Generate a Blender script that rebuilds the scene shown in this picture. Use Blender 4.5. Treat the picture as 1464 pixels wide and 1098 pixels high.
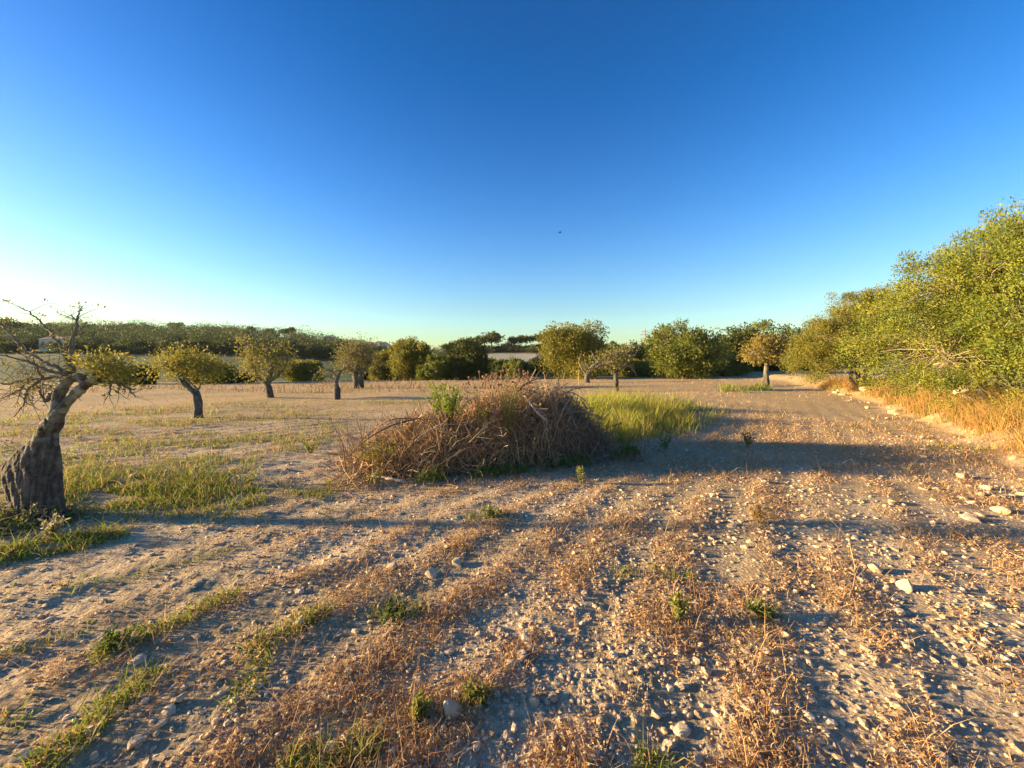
import bpy, math
import numpy as np
from mathutils import Vector

# ---------------------------------------------------------------- camera, sky, sun, exposure
for _o in list(bpy.data.objects):
    bpy.data.objects.remove(_o, do_unlink=True)
SC = bpy.context.scene
COL = SC.collection
F, CX, HY, CAMH = 529.0, 732.0, 530.0, 1.6       # focal length in photo pixels, centre column, horizon row, eye height
cam = bpy.data.cameras.new('camera')
cam.sensor_width = 36.0
cam.lens = 36.0 * F / 1464.0
cam.shift_y = -19.0 / 1464.0
cam.clip_start = 0.05
cam.clip_end = 20000.0
cam_ob = bpy.data.objects.new('camera', cam)
cam_ob.location = (0, 0, CAMH)
cam_ob.rotation_euler = (math.radians(90), 0, 0)
COL.objects.link(cam_ob)
SC.camera = cam_ob

SUN_AZ, SUN_EL = math.radians(-88.0), math.radians(9.5)
sunv = Vector((math.sin(SUN_AZ) * math.cos(SUN_EL), math.cos(SUN_AZ) * math.cos(SUN_EL), math.sin(SUN_EL)))
world = bpy.data.worlds.new('World')
SC.world = world
world.use_nodes = True
wn = world.node_tree
bg = wn.nodes['Background']
sky = wn.nodes.new('ShaderNodeTexSky')
sky.sky_type = 'NISHITA'
sky.sun_disc = False
sky.sun_elevation = SUN_EL
sky.sun_rotation = SUN_AZ
sky.altitude = 0
sky.air_density = 1.8
sky.dust_density = 0.6
sky.ozone_density = 6.0
hs = wn.nodes.new('ShaderNodeHueSaturation')
hs.inputs['Saturation'].default_value = 1.24
hs.inputs['Hue'].default_value = 0.526
wn.links.new(sky.outputs[0], hs.inputs['Color'])
gm = wn.nodes.new('ShaderNodeGamma')
gm.inputs['Gamma'].default_value = 0.92
wn.links.new(hs.outputs[0], gm.inputs['Color'])
# the clear evening dome deepens evenly from horizon to zenith
tco = wn.nodes.new('ShaderNodeTexCoord')
sep = wn.nodes.new('ShaderNodeSeparateXYZ')
wn.links.new(tco.outputs['Generated'], sep.inputs[0])
deep = wn.nodes.new('ShaderNodeMapRange')
deep.interpolation_type = 'SMOOTHSTEP'
deep.inputs['From Min'].default_value = 0.0
deep.inputs['From Max'].default_value = 0.9
deep.inputs['To Min'].default_value = 1.12
deep.inputs['To Max'].default_value = 0.48
wn.links.new(sep.outputs['Z'], deep.inputs['Value'])
mul = wn.nodes.new('ShaderNodeVectorMath')
mul.operation = 'SCALE'
wn.links.new(gm.outputs[0], mul.inputs[0])
wn.links.new(deep.outputs[0], mul.inputs['Scale'])
wn.links.new(mul.outputs[0], bg.inputs['Color'])
bg.inputs['Strength'].default_value = 0.100
sun = bpy.data.lights.new('sun', 'SUN')
sun.energy = 4.2
sun.angle = math.radians(2.2)
sun.color = (1.0, 0.70, 0.36)
sun_ob = bpy.data.objects.new('sun', sun)
sun_ob.rotation_euler = sunv.to_track_quat('Z', 'Y').to_euler()
sun_ob.location = (-30, 0, 20)
COL.objects.link(sun_ob)
SC.view_settings.view_transform = 'Standard'
SC.view_settings.look = 'None'
SC.view_settings.gamma = 1.0
SC.view_settings.use_curve_mapping = False
SC.view_settings.exposure = 2.35
SC.render.engine = 'CYCLES'
SC.cycles.use_denoising = True
SC.cycles.max_bounces = 6
SC.cycles.transparent_max_bounces = 4
SC.cycles.volume_bounces = 0

# ---------------------------------------------------------------- numeric helpers
RNG = np.random.default_rng(11)
U32 = np.uint32

def _hash(ix, iy, iz, seed):
    h = (ix.astype(np.int64) * 374761393 + iy.astype(np.int64) * 668265263 + iz.astype(np.int64) * 2147483647 + seed * 974711) & 0xFFFFFFFF
    h = ((h ^ (h >> 13)) * 1274126177) & 0xFFFFFFFF
    h = ((h ^ (h >> 16)) * 2246822519) & 0xFFFFFFFF
    return ((h ^ (h >> 15)) & 0xFFFF) / 65535.0

def noise2(x, y, seed=0):
    x = np.asarray(x, float); y = np.asarray(y, float)
    ix = np.floor(x); iy = np.floor(y)
    fx = x - ix; fy = y - iy
    fx = fx * fx * fx * (fx * (fx * 6 - 15) + 10); fy = fy * fy * fy * (fy * (fy * 6 - 15) + 10)
    z = np.zeros_like(ix)
    a = _hash(ix, iy, z, seed); b = _hash(ix + 1, iy, z, seed)
    c = _hash(ix, iy + 1, z, seed); d = _hash(ix + 1, iy + 1, z, seed)
    return (a + (b - a) * fx) * (1 - fy) + (c + (d - c) * fx) * fy      # 0..1

def fbm2(x, y, octaves=4, seed=0):
    s = 0.0; a = 0.5; t = 0.0
    for k in range(octaves):
        s = s + a * noise2(x, y, seed + 17 * k); t += a; a *= 0.5
        x = x * 2.03 + 3.1; y = y * 2.03 + 7.7
    return s / t

def noise3(p, seed=0):
    i = np.floor(p); f = p - i; f = f * f * (3 - 2 * f)
    r = 0.0
    for dx in (0, 1):
        for dy in (0, 1):
            for dz in (0, 1):
                w = (f[:, 0] if dx else 1 - f[:, 0]) * (f[:, 1] if dy else 1 - f[:, 1]) * (f[:, 2] if dz else 1 - f[:, 2])
                r = r + w * _hash(i[:, 0] + dx, i[:, 1] + dy, i[:, 2] + dz, seed)
    return r

def sstep(a, b, x):
    t = np.clip((x - a) / (b - a), 0, 1)
    return t * t * (3 - 2 * t)

def unit(v):
    return v / np.maximum(np.linalg.norm(v, axis=-1, keepdims=True), 1e-9)

def lerp(a, b, t):
    return a + (b - a) * t

# ---------------------------------------------------------------- the lie of the land
BANK = np.array([(3.0, -1.0), (5.4, 2.6), (7.4, 5.2), (11.7, 10.0), (17.6, 18.0), (21.6, 25.0), (26.5, 36.0), (33.0, 55.0), (48.0, 90.0)])

def bank_offset(x, y):
    """signed distance to the foot of the hedge bank, positive on the hedge side"""
    best = np.full(x.shape, 1e9); sgn = np.ones(x.shape)
    for a, b in zip(BANK[:-1], BANK[1:]):
        d = b - a; L = d @ d
        t = np.clip(((x - a[0]) * d[0] + (y - a[1]) * d[1]) / L, 0, 1)
        ex = x - (a[0] + d[0] * t); ey = y - (a[1] + d[1] * t)
        dist = np.hypot(ex, ey)
        s = np.where(ex * d[1] - ey * d[0] >= 0, 1.0, -1.0)
        m = dist < best
        best = np.where(m, dist, best); sgn = np.where(m, s, sgn)
    return best * sgn

ROWV = (0.809, -0.588); ROWU = (0.588, 0.809); ROWP = 0.575

def colpx(x, y):
    return np.clip(CX + F * x / np.maximum(y, 1.0), -900, 2300)

def land_broad(x, y):
    x = np.asarray(x, float); y = np.asarray(y, float)
    px = colpx(x, y)
    d = np.hypot(x, y)
    rise = np.interp(px, [300, 500, 815, 1000, 1150, 1300], [-0.15, 0.05, 0.45, 0.8, 1.35, 1.6])
    z = rise * sstep(14, 62, y)
    # valley behind the field on the left and in the middle
    edge = np.interp(px, [-200, 330, 640, 900, 1150], [56, 58, 72, 84, 110])
    z = z - 4.0 * sstep(edge, edge + 45, y) * np.interp(px, [840, 1050], [1, 0])
    crest_py = np.interp(px, [-900, -200, 100, 300, 400, 500, 560, 620, 700, 780, 900, 1100, 1500], [471, 472, 474, 475, 482, 494, 502, 504, 496, 496, 508, 518, 520])
    crest = CAMH + (HY - crest_py) * 260 / F
    t = np.clip((y - 75) / 185.0, 0, 1)
    z = z + (crest + 3.0) * t ** 1.05 * (1 - 0.25 * sstep(280, 700, y))
    z = z + (fbm2(x / 45, y / 45, 3, 5) - 0.5) * 3.0 * sstep(70, 200, y)
    z = z + (fbm2(x / 7, y / 7, 3, 9) - 0.5) * 0.22 * sstep(2.0, 8.0, d)
    u = bank_offset(x, y)
    z = z + 0.42 * sstep(-0.1, 1.3, u + (noise2(x / 0.9, y / 0.9, 31) - 0.5) * 0.7) * (1 - sstep(8, 14, u)) * (1 - sstep(60, 85, y))
    return z

def land(x, y):
    x = np.asarray(x, float); y = np.asarray(y, float)
    z = land_broad(x, y)
    d = np.hypot(x, y)
    near = 1 - sstep(14, 30, d)
    v = x * ROWV[0] + y * ROWV[1]; u = x * ROWU[0] + y * ROWU[1]
    wob = (noise2(u / 2.1, v / 1.1, 3) - 0.5) * 0.16
    rowamp = 0.003 + 0.007 * noise2(u / 1.6, v / 0.6, 4)
    z = z + near * rowamp * np.cos(2 * np.pi * (v + 0.12 + wob) / ROWP)
    z = z + near * ((fbm2(x / 0.55, y / 0.55, 2, 21) - 0.5) * 0.012 + (fbm2(x / 0.17, y / 0.17, 2, 22) - 0.5) * 0.016
                    + (np.abs(fbm2(x / 0.06, y / 0.06, 2, 23) - 0.5)) * 0.028)
    return z

def L1(x, y):
    return float(land(np.array([x]), np.array([y]))[0])

def W(px, py, d):
    """a point seen at that column and row of the photo, d metres in front of the camera plane"""
    return np.array([(px - CX) * d / F, d, CAMH - (py - HY) * d / F])

def G(px, py):
    d = CAMH * F / (py - HY)
    return np.array([(px - CX) * d / F, d])

# ---------------------------------------------------------------- mesh helpers
def build_mesh(name, verts, faces, tint=None, smooth=False):
    """verts (N,3); faces: list of (M,k) index arrays; tint (N,3) linear colour per vertex"""
    verts = np.asarray(verts, np.float32)
    me = bpy.data.meshes.new(name)
    me.vertices.add(len(verts)); me.vertices.foreach_set('co', verts.ravel())
    loops = np.concatenate([np.asarray(f, np.int32).ravel() for f in faces])
    sizes = np.concatenate([np.full(len(f), np.asarray(f).shape[1], np.int32) for f in faces])
    starts = np.concatenate([[0], np.cumsum(sizes)[:-1]]).astype(np.int32)
    me.loops.add(len(loops)); me.loops.foreach_set('vertex_index', loops)
    me.polygons.add(len(sizes)); me.polygons.foreach_set('loop_start', starts)
    me.polygons.foreach_set('use_smooth', np.full(len(sizes), smooth, bool))
    me.update(calc_edges=True)
    if tint is not None:
        at = me.attributes.new('tint', 'FLOAT_COLOR', 'POINT')
        c = np.ones((len(verts), 4), np.float32); c[:, :3] = tint
        at.data.foreach_set('color', c.ravel())
    return me

class Geo:
    """collects pieces of one mesh"""
    def __init__(self): self.v = []; self.f = {}; self.c = []; self.n = 0
    def add(self, v, faces, c=(1, 1, 1)):
        v = np.asarray(v, float).reshape(-1, 3)
        for f in faces:
            f = np.asarray(f)
            if len(f): self.f.setdefault(f.shape[1], []).append(f + self.n)
        c = np.asarray(c, float)
        self.c.append(np.broadcast_to(c, v.shape) if c.ndim == 1 else c)
        self.v.append(v); self.n += len(v)
        return self
    def mesh(self, name, origin=(0, 0, 0), smooth=False):
        v = np.concatenate(self.v) - np.asarray(origin)
        return build_mesh(name, v, [np.concatenate(x) for x in self.f.values()], np.concatenate(self.c), smooth)

def ob(name, me, mat, parent=None, loc=None, **props):
    o = bpy.data.objects.new(name, me)
    COL.objects.link(o)
    if me is not None and mat is not None and len(me.materials) == 0: me.materials.append(mat)
    if parent is not None: o.parent = parent
    if loc is not None: o.location = loc
    for k, val in props.items(): o[k] = val
    return o

def thing(name, label, cat, loc, group=None, rz=0.0):
    o = bpy.data.objects.new(name, None)
    o.empty_display_size = 0.2
    COL.objects.link(o); o.location = [float(c) for c in loc]; o.rotation_euler = (0, 0, rz)
    o['label'] = label; o['category'] = cat
    if group: o['group'] = group
    return o

def tubes(P, R, S=3, rng=RNG):
    """P (N,K,3) polylines, R (N,K) radii -> verts, quads"""
    P = np.asarray(P, float); R = np.asarray(R, float)
    N, K, _ = P.shape
    T = unit(np.gradient(P, axis=1))
    a = unit(np.cross(T[:, K // 2], unit(rng.normal(size=(N, 3)))))[:, None, :]
    a = unit(a - (a * T).sum(-1, keepdims=True) * T)
    b = np.cross(T, a)
    ang = np.arange(S) * 2 * np.pi / S
    ring = P[:, :, None, :] + R[:, :, None, None] * (np.cos(ang)[None, None, :, None] * a[:, :, None, :] + np.sin(ang)[None, None, :, None] * b[:, :, None, :])
    n = np.arange(N)[:, None, None] * K * S; k = np.arange(K - 1)[None, :, None] * S; s = np.arange(S)[None, None, :]
    s2 = (s + 1) % S
    q = np.stack([n + k + s, n + k + s2, n + k + S + s2, n + k + S + s], -1).reshape(-1, 4)
    return ring.reshape(-1, 3), q

def smooth_path(pts, n=4):
    """Catmull-Rom through (x,y,z,r) points"""
    p = np.asarray(pts, float)
    p = np.vstack([2 * p[0] - p[1], p, 2 * p[-1] - p[-2]])
    out = []
    for i in range(1, len(p) - 2):
        for t in np.arange(n) / n:
            out.append(0.5 * ((2 * p[i]) + (p[i + 1] - p[i - 1]) * t + (2 * p[i - 1] - 5 * p[i] + 4 * p[i + 1] - p[i + 2]) * t * t + (3 * p[i] - p[i - 1] - 3 * p[i + 1] + p[i + 2]) * t ** 3))
    out.append(p[-2])
    o = np.array(out); o[:, 3] = np.maximum(o[:, 3], 0.0015)
    return o

def capped_tube(g, path, S=10, c=(1, 1, 1)):
    path = np.asarray(path)
    v, q = tubes(path[None, :, :3], path[None, :, 3], S)
    n = len(v); K = len(path)
    v = np.vstack([v, path[0, :3], path[-1, :3]])
    s = np.arange(S); s2 = (s + 1) % S
    t = np.vstack([np.stack([np.full(S, n), s2, s], -1), np.stack([np.full(S, n + 1), (K - 1) * S + s, (K - 1) * S + s2], -1)])
    g.add(v, [q, t], c)

def leaves(pos, axis, length, width, tint, rng=RNG, fold=0.18):
    """one folded diamond per leaf"""
    N = len(pos)
    axis = unit(axis)
    side = unit(np.cross(axis, unit(rng.normal(size=(N, 3)))))
    nrm = np.cross(axis, side)
    L = np.broadcast_to(np.asarray(length, float), (N,))[:, None]; Wd = np.broadcast_to(np.asarray(width, float), (N,))[:, None]
    v = np.stack([pos, pos + axis * L * 0.45 + side * Wd * 0.5 + nrm * Wd * fold, pos + axis * L, pos + axis * L * 0.45 - side * Wd * 0.5 + nrm * Wd * fold], 1).reshape(-1, 3)
    i = np.arange(N)[:, None] * 4
    f = np.hstack([i, i + 1, i + 2, i + 3])
    return v, [f], np.repeat(np.broadcast_to(tint, (N, 3)), 4, axis=0)

def blades(pos, h, lean, width, bend, tint, rng=RNG):
    """grass blades: a quad and a tip triangle each; lean (N,2) horizontal offset of the tip as a share of h"""
    N = len(pos)
    th = rng.uniform(0, 2 * np.pi, N)
    s = np.stack([np.cos(th), np.sin(th), np.zeros(N)], -1) * np.broadcast_to(np.asarray(width, float), (N,))[:, None] * 0.5
    up = np.zeros((N, 3)); up[:, 2] = h
    ln = np.zeros((N, 3)); ln[:, :2] = lean * np.asarray(h)[:, None]
    mid = pos + up * 0.55 + ln * (0.5 - bend)[:, None] if np.ndim(bend) else pos + up * 0.55 + ln * (0.5 - bend)
    tip = pos + up + ln
    v = np.stack([pos - s, pos + s, mid + s * 0.8, mid - s * 0.8, tip], 1).reshape(-1, 3)
    i = np.arange(N)[:, None] * 5
    return v, [np.hstack([i, i + 1, i + 2, i + 3]), np.hstack([i + 3, i + 2, i + 4])], np.repeat(np.broadcast_to(tint, (N, 3)), 5, axis=0)

# ---------------------------------------------------------------- materials
def new_mat(name):
    m = bpy.data.materials.new(name); m.use_nodes = True
    return m, m.node_tree, m.node_tree.nodes['Principled BSDF']

def nd(nt, kind, **inp):
    n = nt.nodes.new(kind)
    for k, v in inp.items():
        n.inputs[k.replace('_', ' ')].default_value = v
    return n

def mat_tint(name, rough=0.8, translucent=0.0, noise=None, bump=None, spec=0.3):
    """colour from the mesh's own tint attribute, grain from noise"""
    m, nt, b = new_mat(name)
    at = nt.nodes.new('ShaderNodeAttribute'); at.attribute_name = 'tint'
    col = at.outputs['Color']
    if noise:
        tc = nt.nodes.new('ShaderNodeTexCoord')
        nz = nd(nt, 'ShaderNodeTexNoise', Scale=noise[0], Detail=6.0, Roughness=0.65)
        nt.links.new(tc.outputs['Object'], nz.inputs['Vector'])
        mr = nd(nt, 'ShaderNodeMapRange'); mr.inputs['From Min'].default_value = 0.3; mr.inputs['From Max'].default_value = 0.7
        mr.inputs['To Min'].default_value = 1 - noise[1]; mr.inputs['To Max'].default_value = 1 + noise[1]
        nt.links.new(nz.outputs['Fac'], mr.inputs['Value'])
        mx = nt.nodes.new('ShaderNodeVectorMath'); mx.operation = 'SCALE'
        nt.links.new(col, mx.inputs[0]); nt.links.new(mr.outputs[0], mx.inputs['Scale'])
        col = mx.outputs[0]
        if bump:
            bp = nd(nt, 'ShaderNodeBump', Strength=bump[0], Distance=bump[1])
            nt.links.new(nz.outputs['Fac'], bp.inputs['Height']); nt.links.new(bp.outputs[0], b.inputs['Normal'])
    nt.links.new(col, b.inputs['Base Color'])
    b.inputs['Roughness'].default_value = rough
    b.inputs['Specular IOR Level'].default_value = spec
    if translucent:
        tr = nt.nodes.new('ShaderNodeBsdfTranslucent')
        nt.links.new(col, tr.inputs['Color'])
        ms = nd(nt, 'ShaderNodeMixShader', Fac=translucent)
        nt.links.new(b.outputs[0], ms.inputs[1]); nt.links.new(tr.outputs[0], ms.inputs[2])
        nt.links.new(ms.outputs[0], nt.nodes['Material Output'].inputs['Surface'])
    return m

M_LEAF = mat_tint('leaf', 0.6, 0.35)
M_GRASS = mat_tint('grass_blade', 0.75, 0.35)
M_DRY = mat_tint('dry_stalk', 0.9, 0.2)
M_BARK = mat_tint('bark', 0.95, 0, (14.0, 0.45), (0.8, 0.02))
M_TWIG = mat_tint('twig', 0.9)
M_STONE = mat_tint('limestone', 0.9, 0, (22.0, 0.25), (0.5, 0.01))
M_PAINT = mat_tint('plaster', 0.85, 0, (1.5, 0.08))
M_METAL = mat_tint('galvanised_steel', 0.6)
M_FEATHER = mat_tint('feather', 0.8)

# ---------------------------------------------------------------- ground cover fields (shares 0..1)
GREEN_STROKES = [  # photo (x1,y1,x2,y2), half width in metres, strength: strips of green weed along the old tillage rows
    (150, 935, 322, 858, 0.10, 1.0), (370, 925, 455, 880, 0.09, 0.9), (60, 1100, 205, 975, 0.09, 1.0), (0, 1030, 95, 980, 0.06, .7),
    (345, 1000, 380, 925, 0.07, .6), (0, 1050, 60, 1020, .05, .6), (540, 880, 590, 875, 0.09, 0.7), (420, 1098, 520, 1075, 0.08, 0.7),
    (0, 940, 130, 905, .05, .5), (545, 875, 570, 890, .05, .7), (0, 800, 130, 775, 0.22, 1.0), (665, 1010, 690, 1000, .04, .8),
    (930, 1095, 985, 1098, .06, .8), (1080, 880, 1100, 885, .05, .7), (600, 1025, 605, 1015, .03, .8), (935, 820, 985, 830, .07, .5),
    (1340, 640, 1390, 645, .3, .7), (0, 860, 120, 835, .05, .5), (890, 825, 905, 820, .08, .5), (680, 740, 715, 735, .12, .5), (100, 850, 330, 790, .06, .35)]

def stroke_field(x, y):
    r = np.zeros(x.shape)
    for x1, y1, x2, y2, w, s in GREEN_STROKES:
        a = G(x1, y1); b = G(x2, y2); d = b - a; L = d @ d + 1e-9
        t = np.clip(((x - a[0]) * d[0] + (y - a[1]) * d[1]) / L, 0, 1)
        q = np.hypot(x - a[0] - d[0] * t, y - a[1] - d[1] * t)
        r = np.maximum(r, s * (1 - sstep(w * 0.5, w * 1.5, q)))
    return r

def green_field(x, y):
    n = fbm2(x / 1.1, y / 0.7, 3, 41)
    n2 = fbm2(x / 0.35, y / 0.3, 2, 42)
    px = colpx(x, y); py = HY + CAMH * F / np.maximum(y, 0.5)
    left = sstep(560, 380, px) * sstep(3.6, 4.6, y) * (1 - sstep(13, 20, y))
    g = left * sstep(0.42, 0.60, n * 0.6 + n2 * 0.4)
    bright = np.minimum(1, 1.4 * np.exp(-((px - 165) / 130) ** 2 - ((py - 705) / 28) ** 2))
    g = np.maximum(g, bright * sstep(0.3, 0.5, n2 + 0.1))
    g = np.maximum(g, 0.55 * sstep(0.57, 0.68, fbm2(x / 2.6, y / 2.6, 3, 43)) * (px < 620) * sstep(9, 13, y) * (1 - sstep(40, 50, y)))
    g = np.maximum(g, stroke_field(x, y) * sstep(0.25, 0.5, n2 + 0.08))
    return np.clip(g, 0, 1) * (bank_offset(x, y) < 0.2)

def dry_field(x, y):
    """share of dry stubble"""
    v = x * ROWV[0] + y * ROWV[1]; u = x * ROWU[0] + y * ROWU[1]
    ridge = 0.5 + 0.5 * np.cos(2 * np.pi * (v + 0.12 + (noise2(u / 2.1, v / 1.1, 3) - 0.5) * 0.16) / ROWP)
    patch = fbm2(u / 0.9, v / 0.35, 3, 51)
    big = fbm2(x / 2.4, y / 2.4, 2, 52)
    k = sstep(0.36, 0.62, patch * 0.55 + ridge * 0.22 + big * 0.25)
    # tramped bare strips
    return np.clip(k * (0.25 + 0.75 * sstep(-4.5, -0.5, x - 0.2 * y)), 0, 1)

# ---------------------------------------------------------------- ground: one sheet to the horizon
def make_ground():
    fine = np.radians(np.arange(-76, 76.01, 0.38))
    coarse = np.radians(np.arange(82, 279, 6.0))
    ang = np.concatenate([fine, coarse])
    r = [0.35]
    while r[-1] < 28: r.append(r[-1] * 1.0082)
    while r[-1] < 5200: r.append(r[-1] * 1.03)
    r = np.array(r)
    A, Rr = np.meshgrid(ang, r)
    x = (Rr * np.sin(A)).ravel(); y = (Rr * np.cos(A)).ravel()
    z = land(x, y)
    nA, nR = len(ang), len(r)
    i = np.arange(nR - 1)[:, None] * nA; j = np.arange(nA)[None, :]; j2 = (j + 1) % nA
    q = np.stack([i + j, i + j2, i + nA + j2, i + nA + j], -1).reshape(-1, 4)
    v = np.vstack([np.stack([x, y, z], -1), [0, 0, float(z[:nA].mean())]])
    fan = np.stack([np.full(nA, len(v) - 1), (np.arange(nA) + 1) % nA, np.arange(nA)], -1)
    # cover colour of each place
    px = colpx(x, y)
    soil = np.array([0.37, 0.285, 0.165]); pale = np.array([0.47, 0.37, 0.23]); straw = np.array([0.43, 0.28, 0.14]); green = np.array([0.17, 0.19, 0.05])
    n = fbm2(x / 1.7, y / 1.7, 3, 61)[:, None]
    c = lerp(soil, pale, sstep(0.35, 0.65, n))
    c = lerp(c, straw, 0.35 * dry_field(x, y)[:, None])
    u = bank_offset(x, y)
    c = lerp(c, np.array([0.46, 0.33, 0.19]), (sstep(-0.6, 0.5, u) * (1 - sstep(6, 12, u)))[:, None] * 0.8)
    far = sstep(7, 20, y)[:, None]
    ff = fbm2(x / 3.1, y / 1.3, 3, 62)[:, None]
    c = lerp(c, lerp(np.array([0.48, 0.34, 0.175]), np.array([0.40, 0.30, 0.135]), ff), far * 0.85)
    c = lerp(c, green, 0.55 * green_field(x, y)[:, None])
    # shrubby slopes, the green field across the valley, the pale field on the low hill
    c = lerp(c, np.array([0.075, 0.085, 0.035]), sstep(52, 62, y)[:, None] * (px < 1000)[:, None])
    gf = sstep(88, 92, y) * (1 - sstep(146, 149, y)) * (px < 520)
    c = lerp(c, np.array([0.075, 0.115, 0.05]), gf[:, None])
    pf = sstep(150, 153, y) * (1 - sstep(205, 208, y)) * ((px > 625) & (px < 800))
    c = lerp(c, np.array([0.37, 0.35, 0.27]), pf[:, None])
    c = np.vstack([c, c[:1]])
    me = build_mesh('ground', v, [q, fan], c, True)
    m, nt, b = new_mat('field_soil')
    at = nt.nodes.new('ShaderNodeAttribute'); at.attribute_name = 'tint'
    tc = nt.nodes.new('ShaderNodeTexCoord')
    n1 = nd(nt, 'ShaderNodeTexNoise', Scale=9.0, Detail=8.0, Roughness=0.7)
    n2 = nd(nt, 'ShaderNodeTexNoise', Scale=55.0, Detail=5.0, Roughness=0.65)
    vo = nd(nt, 'ShaderNodeTexVoronoi', Scale=38.0)
    for k in (n1, n2, vo): nt.links.new(tc.outputs['Object'], k.inputs['Vector'])
    mr = nd(nt, 'ShaderNodeMapRange')
    for k, val in zip(('From Min', 'From Max', 'To Min', 'To Max'), (0.3, 0.7, 0.62, 1.3)): mr.inputs[k].default_value = val
    nt.links.new(n1.outputs['Fac'], mr.inputs['Value'])
    mr2 = nd(nt, 'ShaderNodeMapRange')
    for k, val in zip(('From Min', 'From Max', 'To Min', 'To Max'), (0.3, 0.7, 0.75, 1.25)): mr2.inputs[k].default_value = val
    nt.links.new(n2.outputs['Fac'], mr2.inputs['Value'])
    mu = nt.nodes.new('ShaderNodeMath'); mu.operation = 'MULTIPLY'
    nt.links.new(mr.outputs[0], mu.inputs[0]); nt.links.new(mr2.outputs[0], mu.inputs[1])
    sc = nt.nodes.new('ShaderNodeVectorMath'); sc.operation = 'SCALE'
    nt.links.new(at.outputs['Color'], sc.inputs[0]); nt.links.new(mu.outputs[0], sc.inputs['Scale'])
    nt.links.new(sc.outputs[0], b.inputs['Base Color'])
    b.inputs['Roughness'].default_value = 0.95; b.inputs['Specular IOR Level'].default_value = 0.15
    ad = nt.nodes.new('ShaderNodeMath'); ad.operation = 'MULTIPLY_ADD'; ad.inputs[1].default_value = 0.5
    nt.links.new(vo.outputs['Distance'], ad.inputs[0]); nt.links.new(n2.outputs['Fac'], ad.inputs[2])
    bp = nd(nt, 'ShaderNodeBump', Strength=0.9, Distance=0.015)
    nt.links.new(ad.outputs[0], bp.inputs['Height']); nt.links.new(bp.outputs[0], b.inputs['Normal'])
    ob('ground', me, m, kind='structure')
make_ground()

# ---------------------------------------------------------------- trees
def remesh(me, voxel):
    o = bpy.data.objects.new('remesh_source', me); COL.objects.link(o)
    md = o.modifiers.new('remesh', 'REMESH'); md.mode = 'VOXEL'; md.voxel_size = voxel
    dg = bpy.context.evaluated_depsgraph_get()
    out = bpy.data.meshes.new_from_object(o.evaluated_get(dg), depsgraph=dg)
    bpy.data.objects.remove(o, do_unlink=True); bpy.data.meshes.remove(me)
    return out

def wood(name, paths, origin, voxel, amp, dark, light, seed=0, grain=9.0, lichen=0.0, zs=0.22):
    """paths: lists of (x,y,z,r); fused into one knotty trunk with ridged bark"""
    g = Geo()
    for p in paths: capped_tube(g, smooth_path(p, 4), 12)
    me = remesh(g.mesh(name, origin), voxel)
    n = len(me.vertices)
    co = np.empty(n * 3, np.float32); me.vertices.foreach_get('co', co); co = co.reshape(-1, 3).astype(float)
    no = np.empty(n * 3, np.float32); me.vertices.foreach_get('normal', no); no = no.reshape(-1, 3)
    st = co * np.array([grain, grain, grain * zs])
    ridge = np.abs(noise3(st + (3.3 if zs > .1 else 1.2) * noise3(co * 2.5, seed + 5)[:, None], seed) - 0.5) * 2
    lump = noise3(co * 3.2, seed + 1) - 0.5
    fine = noise3(co * grain * 3, seed + 2) - 0.5
    co = co + no * (amp * (0.9 * ridge - 0.45) + amp * 1.0 * lump + amp * 0.5 * fine)[:, None]
    me.vertices.foreach_set('co', co.astype(np.float32).ravel())
    t = np.clip(ridge * 0.9 + 0.5 * fine + 0.1, 0, 1)[:, None]
    c = lerp(np.asarray(dark), np.asarray(light), t)
    if lichen:
        k = (sstep(0.5, 0.62, noise3(co * 11, seed + 8)) * lichen)[:, None] * np.clip(sstep(0.55, 0.95, co[:, 2:3]), 0, 1)
        c = lerp(c, np.array([0.27, 0.29, 0.17]), k)
        k2 = (sstep(0.62, 0.7, noise3(co * 16, seed + 9)) * lichen * 0.8)[:, None]
        c = lerp(c, np.array([0.34, 0.36, 0.32]), k2 * np.clip(sstep(0.55, 0.95, co[:, 2:3]), 0, 1))
    at = me.attributes.new('tint', 'FLOAT_COLOR', 'POINT')
    cc = np.ones((n, 4), np.float32); cc[:, :3] = c; at.data.foreach_set('color', cc.ravel())
    me.polygons.foreach_set('use_smooth', np.ones(len(me.polygons), bool)); me.update()
    return me

def limb_path(a, b, r0, r1, rng, k=7, sag=0.12, wob=0.07):
    """a crooked limb from a to b"""
    a = np.asarray(a, float); b = np.asarray(b, float)
    t = np.linspace(0, 1, k)[:, None]
    L = np.linalg.norm(b - a)
    p = a + (b - a) * t
    p[:, 2] += (np.sin(t[:, 0] * np.pi) * sag * L)
    w = rng.normal(size=(k, 3)) * wob * L; w[0] = 0; w[-1] = 0
    p = p + w * np.sin(t * np.pi)
    return np.hstack([p, (r0 + (r1 - r0) * t ** 0.8)])

def clump_points(lobes, n, rng, shell=0.55, lump=0.16):
    """attractors through the crown volume, more of them towards its surface"""
    lobes = [(np.asarray(c, float), np.asarray(r, float)) for c, r in lobes]
    wt = np.array([np.prod(r) ** (2 / 3) for _, r in lobes]); wt /= wt.sum()
    which = rng.choice(len(lobes), n, p=wt)
    d = unit(rng.normal(size=(n, 3)))
    rad = rng.uniform(shell ** 3, 1, n) ** (1 / 3)
    C = np.array([c for c, _ in lobes])[which]; R = np.array([r for _, r in lobes])[which]
    bumps = 1 + lump * 2 * (noise3(d * 2.6 + which[:, None] * 7.1, 77) - 0.5) * 2
    return C + d * R * (rad * bumps)[:, None], d

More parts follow.
